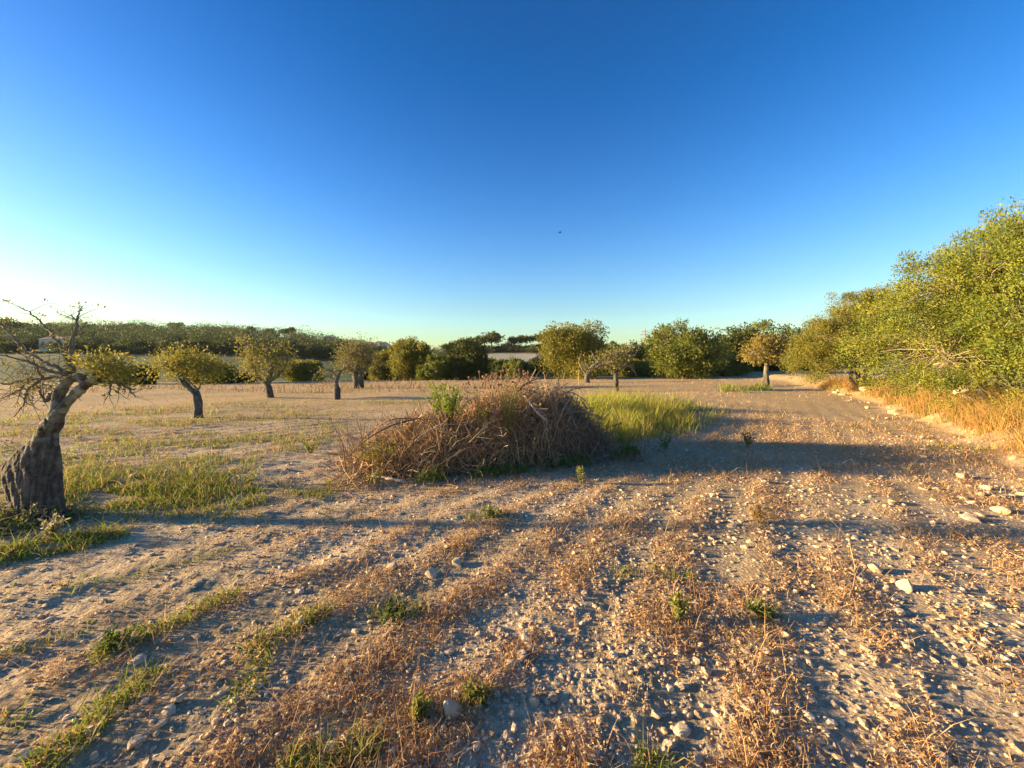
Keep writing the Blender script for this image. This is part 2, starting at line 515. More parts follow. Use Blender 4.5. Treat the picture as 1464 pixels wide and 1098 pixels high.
def crown_mesh(origin, pts, outd, per, sigma, ll, lw, ca, cb, rng, upl=0.35, flat=0.8, cjit=0.14):
    n = len(pts)
    m = rng.poisson(per, n); idx = np.repeat(np.arange(n), m)
    N = len(idx)
    sg = sigma * rng.uniform(0.6, 1.4, n)[idx]
    off = rng.normal(size=(N, 3)); off *= np.minimum(1, 1.9 / np.maximum(np.linalg.norm(off, axis=1), 1e-6))[:, None]
    off = off * sg[:, None]; off[:, 2] *= flat
    pos = pts[idx] + off
    ax = unit(off) * 0.7 + outd[idx] * 0.5 + rng.normal(size=(N, 3)) * 0.7; ax[:, 2] += upl
    mixc = np.clip(rng.normal(0.5, 0.3, n)[idx] + rng.normal(0, 0.12, N), 0, 1)[:, None]
    tint = lerp(np.asarray(ca), np.asarray(cb), mixc) * np.clip(1 + rng.normal(0, cjit, N), 0.45, 1.7)[:, None]
    s = rng.uniform(0.55, 1.45, N)
    g = Geo()
    g.add(*leaves(pos, ax, ll * s, lw * s, tint, rng))
    return g.mesh('crown', origin)

def branch_net(fork, pts, rng, nl=6, r0=0.09, r1=0.02, twig_r=0.008, S=5, reach=0.62, col=(0.13, 0.105, 0.08), origin=(0, 0, 0), tw_share=1.0, forks=None):
    """limbs from the fork towards groups of clumps, a twig from the limb to each clump"""
    g = Geo()
    pts = np.asarray(pts)
    seeds = pts[rng.choice(len(pts), min(nl, len(pts)), replace=False)]
    for _ in range(3):
        a = np.argmin(((pts[:, None] - seeds[None]) ** 2).sum(-1), 1)
        seeds = np.array([pts[a == k].mean(0) if (a == k).any() else seeds[k] for k in range(len(seeds))])
    a = np.argmin(((pts[:, None] - seeds[None]) ** 2).sum(-1), 1)
    for k in range(len(seeds)):
        src = np.asarray(fork if forks is None else forks[k % len(forks)], float)
        end = src + (seeds[k] - src) * (reach + 0.45)
        p = limb_path(src, end, r0 * rng.uniform(0.7, 1.1), r1, rng, 8, 0.10, 0.05)
        capped_tube(g, p, S, col)
        mine = pts[a == k]
        if len(mine) == 0: continue
        mine = mine[rng.random(len(mine)) < tw_share]
        if len(mine) == 0: continue
        nd_ = ((mine[:, None] - p[None, 2:, :3]) ** 2).sum(-1).argmin(1) + 1
        st = p[np.maximum(nd_, 1), :3]
        t = np.linspace(0, 1, 5)[None, :, None]
        PP = st[:, None] + (mine - st)[:, None] * t
        LL = np.linalg.norm(mine - st, axis=1)[:, None, None]
        w = rng.normal(size=PP.shape) * 0.07 * LL; w[:, 0] = 0
        PP = PP + w; PP[:, :, 2] += np.sin(t[..., 0] * np.pi) * 0.08 * LL[..., 0]
        RR = np.repeat(np.linspace(1.6, 0.45, 5)[None], len(mine), 0) * twig_r
        v, q = tubes(PP, RR, 3, rng)
        g.add(v, [q], np.asarray(col) * 1.15)
    return g.mesh('branches', origin)

OLIVE = ((0.20, 0.21, 0.03), (0.10, 0.14, 0.03))
GOLD = ((0.29, 0.25, 0.03), (0.15, 0.165, 0.03))
DARK = ((0.10, 0.115, 0.022), (0.05, 0.075, 0.02))
YELLOW = ((0.34, 0.29, 0.035), (0.19, 0.19, 0.035))

def std_tree(name, label, px, d, top, wpx, kind, seed, cat='tree', group=None, trunk_h=0.25, trunk_r=None, lobes=7, clumps=150, per=45, leaf=None, squash=1.0, low=0.12, depth=1.0, cols=None, shell=0.5, nl=6, sigma=None):
    rng = np.random.default_rng(seed)
    x = (px - CX) * d / F
    z0 = L1(x, d) - 0.05
    h = CAMH - (top - HY) * d / F - z0
    w = wpx * d / F
    base = np.array([x, d, z0])
    root = thing(name, label, cat, base, group)
    tr = trunk_r or 0.035 * h + 0.04
    fork = base + np.array([rng.normal(0, 0.05) * w, 0, h * trunk_h])
    tp = [[*base, tr * 1.35], [*(base + (fork - base) * 0.35), tr], [*fork, tr * 0.8]]
    ext = base + np.array([0, 0, h * (trunk_h + 0.25)])
    tp.append([*(ext + rng.normal(size=3) * 0.05 * w), tr * 0.45])
    ob('trunk', wood('trunk', [tp], base, max(0.03, tr * 0.3), tr * 0.16, (0.055, 0.045, 0.035), (0.17, 0.14, 0.11), seed), M_BARK, root)
    LB = []
    ch = h * (1 - low)
    for k in range(int(lobes * 2.2)):
        a = rng.uniform(0, 2 * np.pi); rr = rng.uniform(0.25, 1.0) ** 0.6 * 0.86
        f = rng.uniform(0.10, 0.80)
        prof = math.sqrt(max(0.05, 1 - (abs(f - 0.42) / 0.62) ** 2))
        s = rng.uniform(0.20, 0.36)
        rz = s * min(ch, w) * 0.62 * squash
        c = base + np.array([math.cos(a) * rr * w * 0.5 * prof, math.sin(a) * rr * w * 0.5 * prof * depth, h * low + ch * f])
        top_gap = z0 + h - (c[2] + rz)
        if top_gap < 0: c[2] += top_gap
        LB.append((c, (s * w * 0.62, s * w * 0.62 * depth, rz)))
    LB.append((base + np.array([0, 0, h - 0.3 * ch]), (0.20 * w, 0.20 * w * depth, 0.3 * ch)))
    LB.append((base + np.array([0, 0, h * low + 0.36 * ch]), (0.40 * w, 0.40 * w * depth, 0.34 * ch)))
    LB.append((base + np.array([0, 0, h * low + 0.16 * ch]), (0.42 * w, 0.42 * w * depth, 0.18 * ch)))
    pts, od = clump_points(LB, int(clumps * 2.0), rng, 0.6, 0.12)
    pts[:, 2] = np.maximum(pts[:, 2], z0 + h * low * 0.6 + rng.uniform(0, 0.04 * h, len(pts)))
    ll = leaf or max(0.07, 0.0050 * d); per = per * 1.7
    ca, cb = cols or {'olive': OLIVE, 'gold': GOLD, 'dark': DARK, 'yellow': YELLOW}[kind]
    ob('branches', branch_net(fork, pts, rng, nl, tr * 0.55, tr * 0.16, max(0.006, 0.0006 * d), 5, origin=base), M_TWIG, root)
    ob('crown', crown_mesh(base, pts, od, per * 0.65, sigma or 0.055 * w, ll, ll * 0.6, ca, cb, rng), M_LEAF, root)
    return root

# --- trees round the far edge of the field (photo column, metres away, row of the top, width in columns)
std_tree('olive_tree', 'tall broad golden olive tree, biggest of those along the far field edge', 817, 54, 459, 104, 'gold', 1, trunk_h=0.16, clumps=260, per=55, lobes=10, low=0.03)
std_tree('olive_tree', 'dense rounded olive tree standing forward of the dark trees below the pylon', 978, 47, 460, 92, 'olive', 2, trunk_h=0.12, clumps=240, per=55, lobes=9, low=0.05)
std_tree('oak_tree', 'dark round evergreen oak with one lit side, behind the brush pile', 668, 58, 481, 62, 'dark', 3, clumps=190, per=50, lobes=7, low=0.02)
std_tree('olive_tree', 'tall yellowish olive bush standing between two lower rounded bushes', 590, 60, 486, 62, 'gold', 4, clumps=190, per=50, low=0.02)
std_tree('olive_tree', 'low golden olive bush beside the open crowned grey olive', 551, 62, 502, 42, 'gold', 5, clumps=120, per=45, low=0.02)
std_tree('oak_tree', 'small round green bush at the foot of the tall yellowish olive', 618, 56, 509, 48, 'olive', 6, clumps=120, per=45, low=0.0)
std_tree('oak_tree', 'dark evergreen oak at the left end of the dense treeline by the hedge', 1048, 60, 468, 66, 'dark', 7, clumps=190, per=50, low=0.02)
std_tree('pine_tree', 'bright topped pine rising above the dense treeline by the hedge', 1092, 62, 461, 72, 'olive', 8, clumps=190, per=50, low=0.05)
std_tree('oak_tree', 'dark evergreen oak half hidden behind the wild olive of the hedge', 1142, 60, 470, 74, 'dark', 9, clumps=170, per=45, low=0.0)
std_tree('oak_tree', 'low dark oak below the pylon between the two big olives', 905, 70, 492, 66, 'dark', 10, clumps=150, per=45, low=0.0)
std_tree('oak_tree', 'shaded oak filling the gap right of the pylon', 947, 72, 488, 56, 'olive', 11, clumps=140, per=45, low=0.0)
std_tree('oak_tree', 'narrow dark oak behind the biggest golden olive', 876, 78, 488, 40, 'dark', 12, clumps=110, per=40, low=0.0)
std_tree('oak_tree', 'very dark oak at the deep shaded end of the stubble field', 1012, 66, 474, 58, 'dark', 13, clumps=140, per=45, low=0.0)
std_tree('shrub', 'wide low yellow green shrub row beyond the leafy almond tree', 437, 56, 517, 54, 'gold', 14, 'shrub', clumps=120, per=45, low=0.0, trunk_h=0.1)
std_tree('shrub', 'golden low shrub under the leaning umbrella shaped tree', 300, 50, 513, 74, 'yellow', 15, 'shrub', clumps=130, per=42, low=0.0, trunk_h=0.1)
std_tree('shrub', 'dark round shrub at the left field edge beside the gnarled tree crown', 200, 46, 522, 34, 'dark', 16, 'shrub', clumps=90, per=40, low=0.0, trunk_h=0.1)
std_tree('shrub', 'flat dark shrub between the leaning tree and the leafy almond', 345, 52, 536, 40, 'dark', 17, 'shrub', clumps=70, per=36, low=0.0, trunk_h=0.1)
std_tree('shrub', 'dark shrub in front of the grey green field across the valley', 152, 50, 529, 40, 'dark', 18, 'shrub', clumps=80, per=36, low=0.0, trunk_h=0.1)
std_tree('shrub', 'low green shrub filling the dip before the pale field', 705, 80, 515, 44, 'olive', 19, 'shrub', clumps=90, per=36, low=0.0, trunk_h=0.1)
std_tree('shrub', 'green shrub with a yellow lit edge before the pale field', 742, 76, 512, 40, 'olive', 20, 'shrub', clumps=90, per=36, low=0.0, trunk_h=0.1)
std_tree('shrub', 'shrub tucked against the left flank of the biggest golden olive', 766, 84, 513, 34, 'dark', 21, 'shrub', clumps=80, per=36, low=0.0, trunk_h=0.1)
std_tree('shrub', 'dark shrub mass closing the field behind the thin stemmed tree', 1110, 56, 508, 80, 'dark', 22, 'shrub', clumps=130, per=45, low=0.0, trunk_h=0.1)
std_tree('shrub', 'low dark shrub at the foot of the treeline by the dense rounded olive', 1035, 54, 506, 70, 'olive', 23, 'shrub', clumps=110, per=42, low=0.0, trunk_h=0.1)
std_tree('shrub', 'brownish low shrub between the two big olives at the field edge', 912, 60, 516, 60, 'gold', 24, 'shrub', clumps=110, per=42, low=0.0, trunk_h=0.1)
std_tree('shrub', 'dark shrub between the open grey olive and the golden bush', 528, 64, 520, 34, 'dark', 25, 'shrub', clumps=80, per=36, low=0.0, trunk_h=0.1)

# --- orchard trees standing out in the field
BK_D, BK_L = (0.035, 0.03, 0.026), (0.16, 0.135, 0.11)

def orchard_tree(name, label, base_px, d, paths, lobes, clumps, per, sigma, leaf, cols, seed, voxel, fork_i=-1, nl=6, r0=None, shell=0.4, twig=0.007, amp=0.03, lichen=0.3, tw_share=1.0, bare=(), dark=BK_D, light=BK_L):
    """paths: trunk and limbs as (photo column, photo row, radius, depth offset); lobes in photo columns and rows"""
    rng = np.random.default_rng(seed)
    x = (base_px - CX) * d / F
    base = np.array([x, d, L1(x, d) - 0.04])
    root = thing(name, label, 'tree', base)
    def cv(pts): return [[*W(a, b, d + (q[0] if q else 0.0)), r] for a, b, r, *q in pts]
    wp = [cv(p) for p in paths]
    wp[0][0][2] = base[2] - 0.05
    ob('trunk', wood('trunk', wp, base, voxel, amp, dark, light, seed, lichen=lichen), M_BARK, root)
    for p in bare:
        g = Geo(); pp = smooth_path(cv(p), 4); capped_tube(g, pp, 6, (0.2, 0.175, 0.145))
        # side twigs on a bare branch
        n = max(3, int(len(pp) * 0.8))
        i = rng.integers(2, len(pp), n); L = rng.uniform(0.08, 0.3, n) * np.linalg.norm(pp[-1, :3] - pp[0, :3])
        dr = unit(unit(pp[np.minimum(i + 1, len(pp) - 1), :3] - pp[i - 1, :3]) + rng.normal(size=(n, 3)) * 0.8)
        t = np.linspace(0, 1, 4)[None, :, None]
        PP = pp[i, None, :3] + dr[:, None] * L[:, None, None] * t + rng.normal(size=(n, 4, 3)) * 0.04 * L[:, None, None] * t
        v, q = tubes(PP, np.linspace(0.55, 0.25, 4)[None] * np.maximum(pp[i, 3], twig * 1.2)[:, None], 3, rng)
        g.add(v, [q], (0.2, 0.175, 0.145))
        ob('branch', g.mesh('branch', base), M_TWIG, root)
    if lobes:
        LB = []
        for a, b, ra, rb, *q in lobes:
            LB.append((W(a, b, d + (q[0] if q else 0.0)), (ra * d / F, (q[1] if len(q) > 1 else ra * d / F), rb * d / F)))
        pts, od = clump_points(LB, clumps, rng, shell)
        forks = [np.array(p[fork_i][:3]) for p in wp]
        ob('branches', branch_net(forks[0], pts, rng, nl, r0 or 0.04, 0.012, twig, 5, origin=base, tw_share=tw_share, forks=forks[1:] or forks, col=(0.17, 0.145, 0.115)), M_TWIG, root)
        ob('crown', crown_mesh(base, pts, od, per, sigma, leaf, leaf * 0.5, cols[0], cols[1], rng, flat=0.9), M_LEAF, root)
    return root

orchard_tree('almond_tree', 'leaning tree with thick stub trunk and flat umbrella of yellow green leaves', 283, 12.3,
    [[(284, 604, .16), (283, 588, .13), (282, 572, .125), (279, 563, .115), (272, 556, .10), (265, 550, .085)], [(285, 600, .10), (284, 575, .09), (284, 563, .07), (283, 558, .035)], [(268, 553, .11), (261, 545, .09), (256, 535, .075), (250, 528, .06)],
     [(256, 538, .06), (268, 526, .05), (285, 522, .035)], [(256, 538, .06), (245, 528, .05), (238, 524, .035)]],
    [(252, 518, 28, 15), (268, 516, 26, 14), (286, 524, 26, 13), (240, 524, 18, 10), (306, 528, 16, 8), (296, 532, 14, 8, -.3)], 180, 24, 0.2, 0.072, YELLOW, 101, 0.03, twig=0.006, dark=(0.03, 0.028, 0.026), light=(0.15, 0.135, 0.115))
orchard_tree('almond_tree', 'leafy almond tree with upright forked crown and thick short trunk', 386, 21.5,
    [[(387, 573, .22), (385, 558, .18), (381, 548, .165), (378, 543, .13)], [(381, 548, .15), (368, 538, .1), (358, 515, .07), (350, 495, .04)], [(381, 548, .15), (388, 530, .11), (395, 510, .07)],
     [(381, 548, .13), (402, 532, .08), (412, 515, .05)]],
    [(350, 496, 13, 16), (363, 510, 16, 16), (388, 515, 24, 22), (404, 512, 16, 20), (392, 496, 18, 8), (376, 528, 28, 14), (360, 530, 16, 9), (345, 482, 5, 5), (400, 534, 16, 8)], 190, 15, 0.22, 0.13, ((0.33, 0.27, 0.05), (0.18, 0.185, 0.04)), 102, 0.05, twig=0.01, amp=0.035)
orchard_tree('dead_almond_tree', 'short dark stump trunk with thin arching bare branches', 482, 20.3,
    [[(482, 577, .19), (482, 560, .17), (481, 550, .14), (481, 543, .1)], [(481, 548, .11), (484, 538, .08), (488, 530, .06)]],
    [(466, 536, 12, 6), (488, 528, 8, 6)], 26, 12, 0.2, 0.1, GOLD, 103, 0.05, bare=[[(483, 540, .05), (474, 530, .04), (463, 529, .03), (452, 535, .02), (446, 545, .012)],
     [(483, 540, .05), (490, 528, .04), (497, 520, .025), (500, 512, .012)], [(482, 545, .04), (470, 538, .03), (462, 542, .02), (458, 552, .01)]])
orchard_tree('olive_tree', 'open crowned grey olive with twin trunks and thin feathery branches', 514, 33.5,
    [[(511, 559, .42), (510, 545, .33), (508, 536, .27), (503, 528, .18)], [(515, 559, .4), (515, 545, .32), (517, 534, .25), (520, 525, .17)], [(508, 538, .22), (500, 526, .13), (492, 515, .08)], [(517, 536, .2), (525, 522, .12), (530, 508, .07)], [(512, 538, .2), (512, 520, .12), (511, 504, .06)]],
    [(498, 515, 18, 17), (520, 508, 20, 18), (508, 502, 20, 14), (528, 520, 12, 14), (490, 525, 12, 9)], 230, 15, 0.5, 0.17, ((0.25, 0.215, 0.06), (0.15, 0.15, 0.05)), 104, 0.08, r0=0.09, twig=0.02, amp=0.06)
orchard_tree('gnarled_tree', 'straight dark trunk with spreading pale twisted branches in the tall grass', 880, 27.5,
    [[(880, 562, .22), (881, 548, .19), (880, 538, .18), (880, 532, .16)], [(880, 536, .16), (873, 526, .12), (862, 522, .09), (852, 526, .06)], [(880, 536, .16), (888, 524, .12), (898, 512, .09), (905, 502, .05)], [(880, 534, .14), (879, 520, .1), (876, 508, .06)]],
    [(870, 512, 18, 9), (888, 506, 14, 10), (882, 520, 20, 8)], 90, 14, 0.35, 0.14, ((0.25, 0.21, 0.05), (0.15, 0.15, 0.04)), 105, 0.06, twig=0.018,
    bare=[[(868, 524, .08), (855, 519, .07), (846, 524, .05), (838, 533, .03)], [(890, 522, .08), (901, 524, .06), (909, 534, .04)], [(862, 522, .07), (850, 512, .04), (846, 503, .02)], [(898, 512, .06), (908, 506, .04), (914, 496, .02)]])
orchard_tree('gnarled_tree', 'small pale gnarled stump with forked bare arms before the biggest golden olive', 840, 41,
    [[(840, 545, .32), (839, 539, .28), (841, 534, .2)], [(840, 536, .2), (846, 527, .14), (854, 521, .08)], [(839, 536, .18), (833, 528, .12), (829, 521, .06)]],
    [(842, 524, 12, 6)], 30, 10, 0.5, 0.18, GOLD, 106, 0.09, twig=0.025, bare=[[(846, 527, .12), (858, 524, .08), (866, 527, .04)], [(833, 528, .1), (828, 518, .06), (830, 508, .03)]])
orchard_tree('almond_tree', 'thin stemmed tree with sparse golden crown beside the track by the hedge', 1096, 31,
    [[(1096, 550, .28), (1095, 535, .2), (1096, 523, .17), (1096, 516, .14)], [(1096, 520, .13), (1084, 508, .09), (1074, 500, .05)], [(1096, 518, .13), (1100, 502, .09), (1104, 488, .05)], [(1096, 520, .12), (1110, 510, .07), (1120, 504, .04)]],
    [(1082, 504, 18, 12), (1100, 496, 18, 16), (1114, 502, 14, 14), (1094, 508, 24, 10), (1088, 490, 10, 9)], 190, 26, 0.32, 0.16, ((0.32, 0.24, 0.05), (0.19, 0.165, 0.04)), 107, 0.07, twig=0.018)

# --- the old tree at the left
def old_tree():
    rng = np.random.default_rng(201)
    d = 4.0
    base = np.array([*((60 - CX) * d / F, d), 0.0]); base[2] = L1(base[0], d) - 0.05
    root = thing('gnarled_tree', 'old leaning almond tree with broad split trunk, lichened limbs and bare twigs', 'tree', base)
    def cv(pts): return [[*W(a, b, d + (q[0] if q else 0.0)), r] for a, b, r, *q in pts]
    # broad plate of a trunk, torn off to the left, built of fused stems side by side
    tr = []
    for k, f in enumerate(np.linspace(0, 1, 17)):
        bx = 48 + 36 * f; tx, ty = 10 + 62 * f, 664 - 54 * f + (rng.uniform(-2, 2) if f < .85 else 0)
        mx = bx + (tx - bx) * .55 + 6 * math.sin(f * 3.1); my = 755 + (ty - 755) * .5
        r = .066 + .04 * math.sin(math.pi * min(1, f + .12)); dz = .02 * math.sin(k * 2.1) - .03
        tr.append([(bx, 757, r * 1.15, dz - .04), (bx + (mx - bx) * .5, 757 + (my - 757) * .5, r, dz), (mx, my, r * .97, dz * .7), (mx + (tx - mx) * .6, my + (ty - my) * .6, r * .85, dz * .4), (tx, ty, r * (.6 if f < .8 else .8))])
    tr += [[(20, 685, .06), (10, 668, .04), (4, 662, .018)], [(56, 640, .07), (64, 622, .075), (72, 610, .085), (78, 600, .08)], [(92, 757, .05, -.1), (84, 738, .065, -.05), (78, 715, .06, 0)]]
    ob('trunk', wood('trunk', [cv(p) for p in tr], base, 0.011, 0.014, (0.03, 0.026, 0.023), (0.15, 0.13, 0.105), 21, grain=34.0, lichen=0.3, zs=0.07), M_BARK, root)
    limbs = [[(68, 624, .06), (78, 602, .066), (87, 588, .06), (99, 573, .056), (112, 560, .052), (122, 551, .05), (136, 542, .055), (146, 536, .035)],
             [(68, 620, .05), (77, 594, .052), (82, 576, .054), (87, 560, .054), (94, 547, .05), (106, 540, .045), (118, 541, .048), (128, 545, .035)]]
    for p in limbs:
        ob('limb', wood('limb', [cv(p)], base, 0.014, 0.02, (0.05, 0.045, 0.037), (0.20, 0.18, 0.14), 23, grain=18.0, lichen=0.6), M_BARK, root)
    # burrs where the limbs meet
    ob('burr', wood('burr', [cv([(92, 548, .035), (100, 541, .055), (110, 538, .05), (120, 539, .035)]), cv([(100, 545, .035), (104, 530, .035), (105, 522, .022)])], base, 0.014, 0.03, (0.05, 0.045, 0.035), (0.22, 0.2, 0.14), 27, grain=14.0, lichen=0.8), M_BARK, root)
    bare = [[(104, 528, 0.0229), (92, 505, 0.0167), (80, 484, 0.0130), (66, 468, 0.0099), (52, 456, 0.0080), (40, 446, 0.0062), (29, 439, 0.0043)],
            [(104, 530, 0.0260), (104, 510, 0.0210), (104, 490, 0.0173), (108, 470, 0.0136), (111, 458, 0.0105), (115, 446, 0.0068), (118, 438, 0.0043)],
            [(108, 472, 0.0099), (110, 461, 0.0086), (106, 456, 0.0068), (101, 450, 0.0043)],
            [(98, 538, 0.0291), (80, 538, 0.0229), (60, 541, 0.0186), (40, 542, 0.0161), (20, 546, 0.0136), (0, 549, 0.0099), (-30, 560, 0.0055)],
            [(100, 534, 0.0198), (78, 524, 0.0161), (58, 515, 0.0130), (40, 505, 0.0111), (28, 494, 0.0086), (14, 478, 0.0068), (2, 466, 0.0049)],
            [(96, 536, 0.0198, -.1), (72, 530, 0.0148, -.15), (50, 522, 0.0117, -.2), (30, 515, 0.0086, -.25), (8, 510, 0.0068, -.3), (-12, 508, 0.0043, -.3)],
            [(76, 562, 0.0229), (70, 568, 0.0186), (64, 574, 0.0136), (60, 560, 0.0099), (52, 552, 0.0062)],
            [(60, 541, 0.0148), (48, 552, 0.0124), (38, 562, 0.0099), (34, 580, 0.0068), (20, 596, 0.0049)],
            [(40, 543, 0.0111), (28, 556, 0.0093), (14, 566, 0.0068), (-6, 572, 0.0049)],
            [(136, 541, 0.0322), (150, 541, 0.0248), (164, 546, 0.0186), (178, 552, 0.0124), (188, 560, 0.0074), (194, 568, 0.0043)],
            [(144, 538, 0.0260, .1), (158, 528, 0.0186, .12), (170, 526, 0.0124, .1), (180, 532, 0.0074, .1)],
            [(156, 544, 0.0124), (158, 556, 0.0086), (160, 566, 0.0049)],
            [(60, 541, 0.0124, -.1), (54, 530, 0.0099, -.12), (50, 518, 0.0074, -.14), (44, 508, 0.0049, -.15)],
            [(84, 580, 0.0136), (76, 592, 0.0105), (68, 600, 0.0062), (64, 606, 0.0037)]]
    tips = []
    for p in bare:
        g = Geo(); pp = smooth_path(cv(p), 4)
        pp[1:-1, :3] += rng.normal(size=(len(pp) - 2, 3)) * 0.007
        c = np.array([0.15, 0.135, 0.105])
        capped_tube(g, pp, 7, c)
        n = int(len(pp) * 0.65)
        i = rng.integers(3, len(pp), n); L = rng.uniform(0.05, 0.24, n)
        dr = unit(unit(pp[np.minimum(i + 1, len(pp) - 1), :3] - pp[i - 1, :3]) * 0.8 + rng.normal(size=(n, 3)) * 0.7)
        t = np.linspace(0, 1, 4)[None, :, None]
        PP = pp[i, None, :3] + dr[:, None] * L[:, None, None] * t + rng.normal(size=(n, 4, 3)) * 0.05 * L[:, None, None] * t
        v, q = tubes(PP, np.linspace(0.5, 0.25, 4)[None] * np.clip(pp[i, 3], 0.004, 0.008)[:, None], 4, rng)
        g.add(v, [q], c)
        tips.append(PP[:, -1])
        ob('branch', g.mesh('branch', base, True), M_TWIG, root)
    # leaf tufts: a dome to the right of the fork, thin remnants elsewhere
    LB = [(W(146, 519, d), (.17, .2, .10)), (W(158, 528, d), (.17, .2, .09)), (W(170, 540, d), (.12, .18, .10)), (W(180, 548, d), (.08, .12, .07)), (W(138, 522, d), (.1, .14, .08))]
    pts, od = clump_points(LB, 90, rng, 0.3, 0.3)
    ob('crown', crown_mesh(base, pts, od, 18, 0.06, 0.035, 0.017, (0.38, 0.33, 0.045), (0.22, 0.21, 0.04), rng), M_LEAF, root)
    LB = [(W(60, 552, d), (.28, .2, .06)), (W(102, 532, d), (.12, .14, .12)), (W(104, 505, d), (.05, .06, .16)), (W(60, 525, d), (.28, .2, .08)), (W(30, 545, d), (.25, .2, .06))]
    pts, od = clump_points(LB, 80, rng, 0.3)
    ob('foliage', crown_mesh(base, np.vstack([pts, np.concatenate(tips)[::3]]), np.vstack([od, np.tile([0, 0, 1.], (len(np.concatenate(tips)[::3]), 1))]), 7, 0.018, 0.03, 0.013, (0.30, 0.25, 0.05), (0.18, 0.16, 0.045), rng), M_LEAF, root)
    g = Geo()
    P0 = pts[rng.integers(0, len(pts), 130)] + rng.normal(size=(130, 3)) * 0.06
    t = np.linspace(0, 1, 4)[None, :, None]
    PP = P0[:, None] + rng.normal(size=(130, 1, 3)) * 0.13 * t + rng.normal(size=(130, 4, 3)) * 0.015
    v, q = tubes(PP, np.full((130, 4), 0.0028), 3, rng); g.add(v, [q], (0.19, 0.165, 0.12))
    ob('twigs', g.mesh('twigs', base), M_TWIG, root)
old_tree()

# --- the hedge on the bank at the right
def hedge_bush(name, label, cx, cy, lobes, clumps, per, sigma, leaf, cols, seed, stems, group=None, cat='tree', twig=0.007, twc=(0.26, 0.21, 0.14), shell=0.55, nl=10, bw=0.42):
    rng = np.random.default_rng(seed)
    base = np.array([cx, cy, L1(cx, cy) - 0.08])
    root = thing(name, label, cat, base, group)
    LB = [(base + np.array(c), r) for c, r in lobes]
    pts, od = clump_points(LB, clumps, rng, shell, 0.2)
    gz = land_broad(pts[:, 0], pts[:, 1])
    pts[:, 2] = np.maximum(pts[:, 2], gz + 0.25)
    wp = []
    for s in stems:
        p = np.array(s, float); q = p.copy(); q[:, :3] += base; wp.append(q.tolist())
    for p in wp:
        ob('trunk', wood('trunk', [p], base, 0.035, 0.02, (0.09, 0.075, 0.055), (0.27, 0.22, 0.16), seed), M_BARK, root)
    ob('branches', branch_net(wp[0][-1][:3], pts, rng, nl, 0.06, 0.015, twig, 5, origin=base, forks=[p[-1][:3] for p in wp], col=twc), M_TWIG, root)
    ob('crown', crown_mesh(base, pts, od, per, sigma, leaf, leaf * bw, cols[0], cols[1], rng, upl=0.4), M_LEAF, root)
    return root

def hb(px, d): return ((px - CX) * d / F, d)
hx, hy = hb(1226, 22.5)
hedge_bush('wild_olive_tree', 'spreading wild olive tree with crooked stems, at the far end of the hedge', hx, hy,
    [((-1.6, 0, 2.6), (2.2, 1.9, 1.5)), ((0.2, 0, 4.0), (2.1, 2.0, 1.9)), ((1.6, .3, 4.0), (1.7, 1.8, 2.0)), ((-2.6, 0, 1.8), (1.3, 1.5, 1.1)), ((-.7, -.3, 3.7), (1.8, 1.6, 1.5)), ((1.7, .5, 5.1), (1.2, 1.4, 1.2)), ((-2.0, -.2, 3.0), (1.3, 1.3, 1.0)), ((.9, .2, 5.2), (1.2, 1.2, 1.0))],
    640, 150, 0.2, 0.09, ((0.28, 0.245, 0.03), (0.13, 0.155, 0.03)), 301,
    [[(0.5, 0, 0, .16), (.45, 0, .9, .12), (.6, 0, 1.8, .10), (.7, .1, 2.8, .07)], [(.1, 0, 0, .15), (-.3, -.1, .4, .12), (-.5, -.1, .8, .10), (-.35, 0, 1.4, .08), (-.7, 0, 2.1, .06)], [(.2, .1, 0, .14), (.15, .1, .8, .12), (.0, .1, 1.5, .1), (.3, .2, 2.6, .07)]], twig=0.013)
hedge_bush('wild_olive_bush', 'tall dense wild olive bush with pale twigs, biggest in the hedge', 13.3, 9.2,
    [((-1.6, 1.0, 2.0), (1.6, 1.7, 1.6)), ((-.3, 0, 3.2), (2.0, 2.0, 1.9)), ((1.2, 0, 4.3), (2.1, 2.2, 1.7)), ((-1.2, -1.1, 2.2), (1.5, 1.5, 1.6)), ((.4, -1.5, 3.2), (1.8, 1.7, 1.9)), ((2.3, -1.5, 4.0), (2.2, 2.0, 2.0)), ((-.6, 1.8, 3.0), (1.6, 1.7, 1.6)), ((.2, -2.4, 1.7), (1.6, 1.4, 1.3)), ((1.6, 1.5, 3.8), (2, 2, 1.9)), ((0, -.6, 1.5), (2.0, 2.0, 1.1)), ((-.2, .6, 4.2), (1.2, 1.3, 1.1))],
    1650, 150, 0.165, 0.064, ((0.26, 0.265, 0.03), (0.11, 0.165, 0.028)), 302,
    [[(0, 0, 0, .16), (.1, 0, .9, .13), (-.3, .1, 2.0, .09)], [(.5, -.3, 0, .15), (.7, -.4, 1.0, .12), (1.0, -.4, 2.3, .09)], [(-.5, .5, 0, .12), (-.8, .7, .8, .1), (-1.0, .8, 1.5, .07)], [(.9, .4, 0, .14), (1.2, .7, 1.2, .11), (1.4, .9, 2.4, .08)]], twig=0.007, nl=18, shell=0.7)
